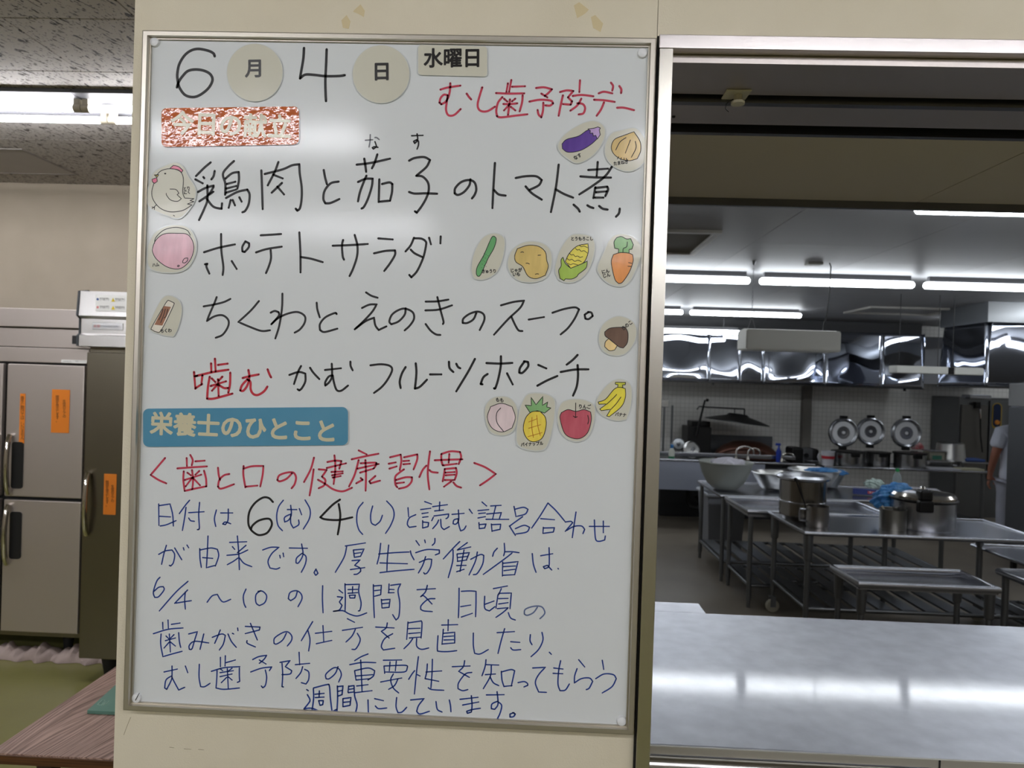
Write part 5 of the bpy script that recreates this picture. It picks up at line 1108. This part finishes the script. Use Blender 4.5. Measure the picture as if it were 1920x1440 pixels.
t = empty('shelf_riser', (v.x, KY+.4, KTZ), 'raised steel shelf on the rear table right of the kettles', 'shelf')
part('shelf_board', t, kst, ((RY(1734, 862, KY+.3).x, KY+.3, sh2-.02), (RY(1790, 863, KY+.3).x, KY+.6, sh2)), ((RY(1803, 866, KY+.3).x, KY+.3, sh2-.02), (RY(1866, 868, KY+.3).x, KY+.6, sh2)), bev=.004)
for px in (1738, 1786, 1807, 1860): u = RY(px, 862, KY+.33); part('post', t, kst_d, ((u.x-.008, KY+.33, KTZ-.012), (u.x+.008, KY+.345, sh2-.02)))
t = empty('kitchen_scale', (RY(1752, 858, KY+.4).x, KY+.42, sh2), 'beige weighing scale with a green display on the raised shelf', 'scale')
bm = BM(); box(bm, (-.09, -.09, 0), (.09, .09, .10), .012); link('scale_body', bm, mat('beige_plastic', (150, 148, 132), .5), t, True)
bm = BM(); box(bm, (-.065, -.092, .012), (.05, -.088, .06)); link('display', bm, mat('display_green', (60, 116, 100), .3), t)
bm = BM(); box(bm, (-.1, -.1, .105), (.1, .1, .12), .004); link('platform', bm, kst, t, True)
t = empty('stock_pan', (RY(1786, 850, KY+.45).x, KY+.50, sh2), 'large dented aluminium pan resting upside down behind the scale', 'pan')
bm = BM(); lathe(bm, [(0, .22), (.13, .215), (.15, .2), (.17, .02), (.185, 0), (.16, 0)], (0, 0, 0), 28); link('pan_body', bm, alum, t, True)
o = crumple('bag', .07, .05, .06, mat('red_white_bag', (186, 170, 170), .5, noise=(12, (170, 40, 50), 1.)), None, (RY(1724, 838, KY+.5).x, KY+.55, RY(1724, 838, KY+.5).z-.01), 4, .12); tag(o, 'red and white packet behind the right kettle', 'packet')
t = empty('packet_stand', (o.location.x-.03, KY+.56, KTZ), 'steel canister supporting the red and white packet', 'canister'); bm = BM(); lathe(bm, [(0, 0), (.04, 0), (.04, o.location.z-.045-KTZ+.012), (0, o.location.z-.045-KTZ+.012)], (0, 0, -.012), 18); link('body', bm, kst_d, t, True)
t = empty('tray', (RY(1825, 862, KY+.4).x, KY+.45, sh2), 'shallow blue tray on the raised shelf at the right', 'tray'); bm = BM(); box(bm, (-.12, -.1, 0), (.12, .1, .03), .01); link('tray_base', bm, mat('blue_tray', (58, 82, 140), .5), t, True)
t = empty('cutting_board', (RY(1770, 880, KY+.1).x, KY+.14, KTZ-.012), 'white cutting board lying under the raised shelf', 'board'); bm = BM(); box(bm, (-.17, -.1, 0), (.17, .1, .022), .004); link('slab', bm, mat('white_plastic', (0, 0, 0)), t, True)
t = empty('knife_tray', (RY(1820, 884, KY+.1).x, KY+.14, KTZ-.012), 'low tray of cream boards beside the white cutting board', 'tray'); bm = BM(); box(bm, (-.14, -.08, 0), (.14, .08, .03), .006); link('tray_base', bm, mat('cream_board', (176, 172, 146), .5), t, True)

# ---- steam oven, big cabinet
t = empty('steam_oven', (RY(1845, 800, 8.5).x, 8.6, 0), 'tall grey steam oven with a blue control panel at the rear right', 'oven')
xa, xm, xb = RY(1797, 800, 8.3).x, RY(1851, 800, 8.3).x, RY(1900, 800, 8.3).x; zt = RY(1840, 745, 8.3).z
part('oven_body', t, kst_d, ((xa, 8.3, .1), (xb, 8.95, zt)), bev=.01)
part('oven_door', t, mat('oven_glass_grey', (104, 102, 98), .35, .6), ((xa+.02, 8.27, .7), (xm-.01, 8.3, zt-.10)), bev=.008)
part('control_column', t, kst_d, ((xm+.01, 8.27, .6), (xb-.03, 8.3, zt-.04)), bev=.008)
part('vent_box', t, kst, ((RY(1815, 740, 8.25).x, 8.2, zt-.02), (RY(1855, 740, 8.25).x, 8.4, zt+.03)), bev=.01)
def capsule(px, py, wpx, hpx, y, m, nm):
    v = RY(px, py, y); r = wpx/2*MPP(y); H = hpx/2*MPP(y)-r; pts = [(v.x+r*math.cos(a), v.z+H+r*math.sin(a)) for a in [PI*k/10 for k in range(11)]] + [(v.x-r*math.cos(a), v.z-H-r*math.sin(a)) for a in [PI*k/10 for k in range(11)]]
    bm = BM(); prism(bm, pts, y-.006, y); link(nm, bm, m, t, world=True)
capsule(1869, 780, 17, 48, 8.268, mat('panel_yellow', (176, 146, 60), .5), 'panel_border')
capsule(1869, 779, 13.5, 43, 8.263, mat('panel_navy', (18, 34, 66), .4), 'panel_face')
v = RY(1870, 792, 8.25); bm = BM(); lathe(bm, [(0, .02), (.026, .02), (.03, 0)], (v.x, 8.257, v.z), 18, 'y'); link('orange_knob', bm, mat('knob_orange', (206, 130, 50), .4), t, True, world=True)
v = RY(1836, 760, 8.2); part('hose_holder', t, enamel_b, ((v.x-.03, 8.22, v.z-.04), (v.x+.03, 8.27, v.z+.04)))
bm = BM(); A = RY(1837, 767, 8.2); B = RY(1838, 785, 8.2); Cc = RY(1842, 848, 8.2); tube(bm, [A, B], [.016, .01], 8); link('spray_head', bm, chrome, t, True, world=True)
bm = BM(); tube(bm, [B, (B.x+.01, 8.2, (B.z+Cc.z)/2), Cc], .009, 8); link('hose', bm, enamel_b, t, True, world=True)
for xx in (xa+.08, xb-.08):
    for yy in (8.38, 8.88): part('leg', t, kst_d, ((xx-.02, yy-.02, 0), (xx+.02, yy+.02, .1)))
c0 = RY(1890, 800, 5.9)
t = empty('upright_cabinet', (c0.x+.4, 5.4, 0), 'tall dark stainless cabinet closing the kitchen view at the right edge', 'cabinet')
zt = RY(1890, 719, 5.9).z; zs = RY(1890, 761, 5.9).z
part('cabinet_body', t, mat('cabinet_dark_steel', (120, 122, 126), .4, .8), ((c0.x, 4.9, .12), (c0.x+.8, 5.9, zs-.01)), bev=.006)
part('cabinet_top', t, mat('cabinet_light_grey', (150, 150, 150), .6, .3), ((c0.x-.006, 4.9, zs), (c0.x+.8, 5.9, zt)), bev=.006)
for xx in (c0.x+.06, c0.x+.74):
    for yy in (4.96, 5.84): part('leg', t, rubber, ((xx-.02, yy-.02, 0), (xx+.02, yy+.02, .12)))

# ---- extraction hoods of wavy polished sheet
def wavy_panel(name, parent, x0, x1, z0, z1, y, seed, along='x', amp=.006, tilt=.055):
    rnd = random.Random(seed); bm = BM(); nx = max(10, int(abs(x1-x0)/.035)); nz = 16
    ph = [(rnd.uniform(2.2, 6.0), rnd.uniform(3, 9), rnd.uniform(0, 6.3), rnd.uniform(.5, 1)) for _ in range(5)]
    g = []
    for i in range(nx+1):
        r = []
        for j in range(nz+1):
            u = x0+(x1-x0)*i/nx; z = z0+(z1-z0)*j/nz
            e = math.sin(PI*i/nx)*min(1, 2*math.sin(PI*j/nz))
            d = sum(a*math.sin(fx*(u)*1.3+p)*math.sin(fz*z*1.1+p*1.7) for fx, fz, p, a in ph)/2.2*amp*e + tilt*j/nz
            r.append(bm.verts.new((u, y+d, z) if along == 'x' else (y+d, u, z)))
        g.append(r)
    for i in range(nx):
        for j in range(nz): bm.faces.new((g[i][j], g[i+1][j], g[i+1][j+1], g[i][j+1]))
    o = link(name, bm, MATS['hood_steel'], parent, True, world=True)
    so = o.modifiers.new('thickness', 'SOLIDIFY'); so.thickness = .0015
    return o
HY = 8.12; hz0 = RY(1400, 718, HY).z; hz1 = 2.45
hd = empty('extraction_hood', (3.5, 8.5, hz0), 'long polished stainless extraction hood over the rear equipment', 'hood')
seams = [1130, 1237, 1330, 1388, 1432, 1548, 1655, 1733]
xs_ = [RY(p, 700, HY).x for p in seams]
for k in range(7): wavy_panel('hood_panel', hd, xs_[k]+.0006, xs_[k+1]-.0006, hz0, hz1, HY, 11+k, amp=(.012, .014, .006, .005, .013, .014, .012)[k])
part('hood_top', hd, kst_d, ((xs_[0], HY+.058, hz1-.004), (xs_[-1], 8.99, hz1)))
part('hood_end', hd, MATS['hood_steel'], ((xs_[-1]-.004, HY+.004, hz0), (xs_[-1], 8.99, hz1)))
part('hood_gutter', hd, mat('gutter_dark', (58, 56, 54), .4, .8), ((xs_[0], HY-.012, hz0-.012), (xs_[-1], HY+.03, hz0)), bev=.003)
part('hood_bulkhead', hd, mat('bulkhead', (70, 70, 72), .7), ((.75, 8.6, hz1), (xs_[-1]+.2, 8.99, KZ)))
for p in (1338, 1700):
    v = RY(p, 728, HY+.1); bm = BM(); lathe(bm, [(.03, .06), (.03, .02), (.018, .02), (.018, -.02), (0, -.02)], (v.x, HY+.15, hz0-.02), 14); link('nozzle', bm, mat('nozzle_grey', (150, 150, 150), .5) if p == 1338 else enamel_b, hd, True, world=True)
hx = RY(1848, 700, 6.0).x; hyb = 6.85; z0b = RY(1848, 724, 6.0).z
hd2 = empty('extraction_hood', (hx+.6, 6.4, z0b), 'second polished steel hood at the right, nearer and taller', 'hood')
wavy_panel('hood_panel', hd2, 6.0, hyb, z0b, 2.42, hx, 31, 'y', .011)
wavy_panel('hood_panel', hd2, hx+.002, hx+1.2, z0b, 2.42, 6.0, 32, 'x', .006)
part('hood_gutter', hd2, MATS['gutter_dark'], ((hx-.01, 5.99, z0b-.012), (hx+1.2, hyb, z0b)))
part('hood_top', hd2, kst_d, ((hx+.01, 6.01, 2.42), (hx+1.2, hyb, KZ-.0)))
hx2 = RY(1733, 700, 8.6).x
t = empty('duct_panel', (hx2+.2, 8.7, 1.8), 'flat steel duct panel between the two hoods', 'duct'); part('duct_face', t, MATS['hood_steel'], ((hx2, 8.6, RY(1745, 664, 8.6).z-.4), (hx2+.9, 8.98, 2.45)))

for k in range(2): single_fitting((6.2+0*k, 3.6-1.3*k, 2.55), (6.2, 4.8-1.3*k, 2.55), ['kitchen tube light at the right, beyond the frame, over the cabinet', 'kitchen tube light at the right nearest the pass-through, beyond the frame'][k])  # extra tubes out of view, added to brighten the back of the kitchen
single_fitting((6.9, 7.9, 2.5), (8.1, 7.9, 2.5), 'kitchen tube light in the rear right corner beyond the cabinet')  # unseen tube added to lift the light on the rear tiles
# ---- suspended insect lamps and ceiling fittings
bx = RY(1411, 640, 3.95); by = 3.95
a, b = RY(1399, 655, by), RY(1578, 622, by)
t = empty('hanging_light_box', ((a.x+b.x)/2, by+.12, (a.z+b.z)/2), 'white shaded lamp box hanging on a chain and black cord', 'hanging lamp')
bm = BM(); pts = [(0, 0), (0, b.z-a.z), (.10, b.z-a.z+.012), (.24, b.z-a.z), (.24, 0)]
va = [bm.verts.new((a.x, by+p[0], a.z+p[1])) for p in pts]; vb = [bm.verts.new((b.x, by+p[0], a.z+p[1])) for p in pts]
bm.faces.new(va); bm.faces.new(vb[::-1])
for i in range(5): bm.faces.new((va[i], va[(i+1) % 5], vb[(i+1) % 5], vb[i]))
bmesh.ops.bevel(bm, geom=bm.edges[:], offset=.008, segments=2, affect='EDGES')
link('shade', bm, mat('lamp_box_white', (198, 198, 192), .5), t, True, world=True)
cx = RY(1410, 470, by+.05); zc = KZ
def chain(x, y, za, zb_, parent):
    bm = BM(); n = int((zb_-za)/.018)
    for k in range(n):
        z = za+k*.018; ax = (k % 2)
        pts = [(x+(.005*math.cos(q) if ax else 0), y+(0 if ax else .005*math.cos(q)), z+.011*math.sin(q)) for q in [2*PI*j/8 for j in range(8)]]
        tube(bm, pts, .0013, 4, True)
    o = link('chain', bm, kst_d, parent, world=True); o['kind'] = 'stuff'
xc = RY(1411, 560, by+.1).x
chain(xc, by+.1, b.z+.10, KZ-.03, t)
bm = BM(); tube(bm, [(xc, by+.1, b.z+.10), (xc-.03, by+.1, b.z)], .002, 5); tube(bm, [(xc, by+.1, b.z+.10), (xc+.03, by+.1, b.z)], .002, 5); lathe(bm, [(.018, 0), (.008, -.03), (0, -.03)], (xc, by+.1, KZ), 12); link('chain_hook', bm, kst_d, t, True, world=True)
yc = by+.1; pp = [RY(x, y_, yc) for x, y_ in ((1528, 473), (1531, 482), (1545, 487), (1555, 492), (1558, 500), (1556, 530), (1554, 560), (1550, 590), (1544, 612), (1543, 626))]
pp[0] = Vector((pp[0].x, yc, KZ-.02))
bm = BM(); tube(bm, pp, .0045, 8); link('cord', bm, enamel_b, t, True, world=True)
part('cord_rose', t, mat('rose_grey', (120, 118, 110), .5), ((pp[0].x-.06, yc-.04, KZ-.02), (pp[0].x+.05, yc+.04, KZ)), bev=.005)
by2 = 5.55; a, b = RY(1681, 699, by2), RY(1845, 690, by2)
t = empty('hanging_light_box', ((a.x+b.x)/2, by2+.1, (a.z+b.z)/2), 'thin pale lamp box hung before the rear hoods, with a dark joint', 'hanging lamp')
xm = RY(1783, 695, by2).x
bm = BM(); box(bm, (a.x, by2, a.z), (xm-.02, by2+.16, b.z), .01); box(bm, (xm+.035, by2, a.z), (b.x, by2+.16, b.z), .01); link('shade', bm, mat('lamp_box_white', (0, 0, 0)), t, True, world=True)
part('joint_box', t, enamel_b, ((xm-.025, by2+.01, a.z+.003), (xm+.04, by2+.15, b.z-.003)))
bm = BM(); lathe(bm, [(0, 0), (.03, .005), (.03, .05), (0, .055)], (b.x+.012, by2+.08, (a.z+b.z)/2-.025), 14); link('end_bulb', bm, MATS['white_enamel'], t, True, world=True)
for px in (1694, 1768, 1796):
    u = RY(px, 660, by2); bm = BM(); tube(bm, [(u.x, by2+.08, b.z-.004), (u.x, by2+.08, KZ)], .003, 6); link('hanging_wire', bm, enamel_b, t, world=True)
v0, v1, v2_ = RZ(1343, 433, KZ), RZ(1302, 473, KZ), RZ(1238, 433, KZ)
t = empty('ceiling_vent', ((v0.x-.35), (v0.y+v1.y)/2, KZ), 'square framed ceiling vent at the upper left of the kitchen', 'vent')
X1 = v0.x; Ya, Yb = v0.y, v1.y
for a, b in (((X1-.75, Ya-.03, KZ-.02), (X1+.03, Ya+.012, KZ)), ((X1-.75, Yb-.012, KZ-.02), (X1+.03, Yb+.03, KZ)), ((X1-.012, Ya, KZ-.02), (X1+.03, Yb, KZ))): part('vent_frame', t, mat('vent_white', (182, 180, 174), .5), (a, b), bev=.004)
part('vent_grille', t, mat('vent_mesh', (92, 86, 72), .8), ((X1-.75, Ya+.01, KZ-.006), (X1-.01, Yb-.01, KZ-.001)))
v = RZ(1690, 582, KZ)
t = empty('ceiling_vent', (v.x, v.y, KZ), 'dim square vent in the dark rear part of the kitchen ceiling', 'vent')
for a, b in (((-.5, -.35, -.02), (.5, -.3, 0)), ((-.5, .3, -.02), (.5, .35, 0)), ((-.5, -.3, -.02), (-.45, .3, 0)), ((.45, -.3, -.02), (.5, .3, 0))): part('vent_frame', t, MATS['vent_white'], (Vector(a)+t.location, Vector(b)+t.location))

# ---- the cook in white, seen past the cabinet
def skin(name, V, Ed, Rd, m, parent, sub=2, root=0, label=None):
    me = bpy.data.meshes.new(name); me.from_pydata(V, Ed, []); o = bpy.data.objects.new(name, me); COL.objects.link(o)
    sk = o.modifiers.new('skin', 'SKIN'); sk.use_smooth_shade = True
    for i, d in enumerate(me.skin_vertices[0].data):
        r = Rd[i]; d.radius = r if isinstance(r, tuple) else (r, r); d.use_root = (i == root)
    sb = o.modifiers.new('sub', 'SUBSURF'); sb.levels = sub; sb.render_levels = sub
    dg = bpy.context.evaluated_depsgraph_get(); dg.update(); nm = bpy.data.meshes.new_from_object(o.evaluated_get(dg)); bpy.data.objects.remove(o)
    for p in nm.polygons: p.use_smooth = True
    nm.materials.clear(); nm.materials.append(m); nm.name = name
    o = bpy.data.objects.new(name, nm); COL.objects.link(o); o.parent = parent
    if label: o['label'] = label
    return o
PY_ = 6.5; pc = RY(1905, 900, PY_)
pe = empty('person', (pc.x, PY_, 0), 'cook in a white short-sleeved jacket and pale trousers, half hidden by the cabinet', 'person')
sk_m = mat('skin', (158, 104, 84), .55); wh = mat('white_cotton', (206, 210, 224), .85, bump=(9, .6, .02)); tr_m = mat('pale_trousers', (160, 162, 174), .85, bump=(9, .6, .02))
# x to the right of the picture, y away from the viewer; the cook faces right and away
V = [(0, 0, .86), (0, 0, 1.02), (0, 0, 1.20), (0, .0, 1.34), (.01, 0, 1.40), (.03, .01, 1.47), (.035, .01, 1.56),
     (-.15, 0, 1.31), (-.215, .01, 1.08), (-.20, .10, .90), (-.195, .12, .84), (-.19, .13, .78),
     (.15, 0, 1.31), (.21, .05, 1.08), (.24, .22, .98), (.25, .28, .96),
     (-.09, 0, .82), (-.095, .02, .48), (-.10, 0, .09), (-.09, .12, .035), (.09, 0, .82), (.10, .02, .48), (.10, 0, .09), (.11, .12, .035)]
Ed = [(0, 1), (1, 2), (2, 3), (3, 4), (4, 5), (5, 6), (3, 7), (7, 8), (8, 9), (9, 10), (10, 11), (3, 12), (12, 13), (13, 14), (14, 15), (0, 16), (16, 17), (17, 18), (18, 19), (0, 20), (20, 21), (21, 22), (22, 23)]
Rd = [(.14, .11), (.125, .10), (.15, .11), (.12, .09), .05, .075, .085, .06, .045, .034, .026, .034, .06, .045, .034, .03, .085, .06, .04, .035, .085, .06, .04, .035]
skin('body', V, Ed, Rd, sk_m, pe)
hb = BM()
for k in range(4):
    x = -.205+.006*k; y = .112+.016*k; L = (.075, .085, .08, .065)[k]
    tube(hb, [(x, y, .775), (x-.004, y+.004, .775-L*.45), (x+.006, y+.006, .775-L*.8), (x+.02, y+.004, .775-L)], [.0088, .0085, .0075, .006], 8)
tube(hb, [(-.175, .11, .815), (-.16, .10, .79), (-.16, .098, .76), (-.165, .1, .745)], [.011, .010, .009, .007], 8)
o = link('fingers', hb, sk_m, pe, True)
hb = BM(); bmesh.ops.create_uvsphere(hb, u_segments=20, v_segments=14, radius=1, matrix=Matrix.Translation((.033, .0, 1.60)) @ Matrix.Diagonal((.092, .10, .075, 1))); link('cap', hb, wh, pe, True)
V = [(0, 0, .74), (0, 0, .9), (0, 0, 1.05), (0, 0, 1.22), (0, 0, 1.345), (.01, 0, 1.385), (-.16, 0, 1.305), (-.215, .01, 1.13), (.16, 0, 1.305), (.215, .03, 1.13)]
skin('jacket', V, [(0, 1), (1, 2), (2, 3), (3, 4), (4, 5), (4, 6), (6, 7), (4, 8), (8, 9)], [(.185, .14), (.17, .13), (.16, .125), (.175, .13), (.12, .10), .065, .085, .075, .085, .075], wh, pe)
V = [(0, 0, .80), (-.09, 0, .74), (-.095, .02, .45), (-.10, .0, .10), (.09, 0, .74), (.10, .02, .45), (.10, .0, .10)]
skin('trousers', V, [(0, 1), (1, 2), (2, 3), (0, 4), (4, 5), (5, 6)], [(.14, .11), .105, .085, .075, .105, .085, .075], tr_m, pe)
for s in (-.1, .11):
    hb = BM(); bmesh.ops.create_uvsphere(hb, u_segments=16, v_segments=10, radius=1, matrix=Matrix.Translation((s, .05, .04)) @ Matrix.Diagonal((.05, .13, .04, 1))); link('shoe', hb, mat('white_shoe', (190, 190, 190), .5), pe, True)
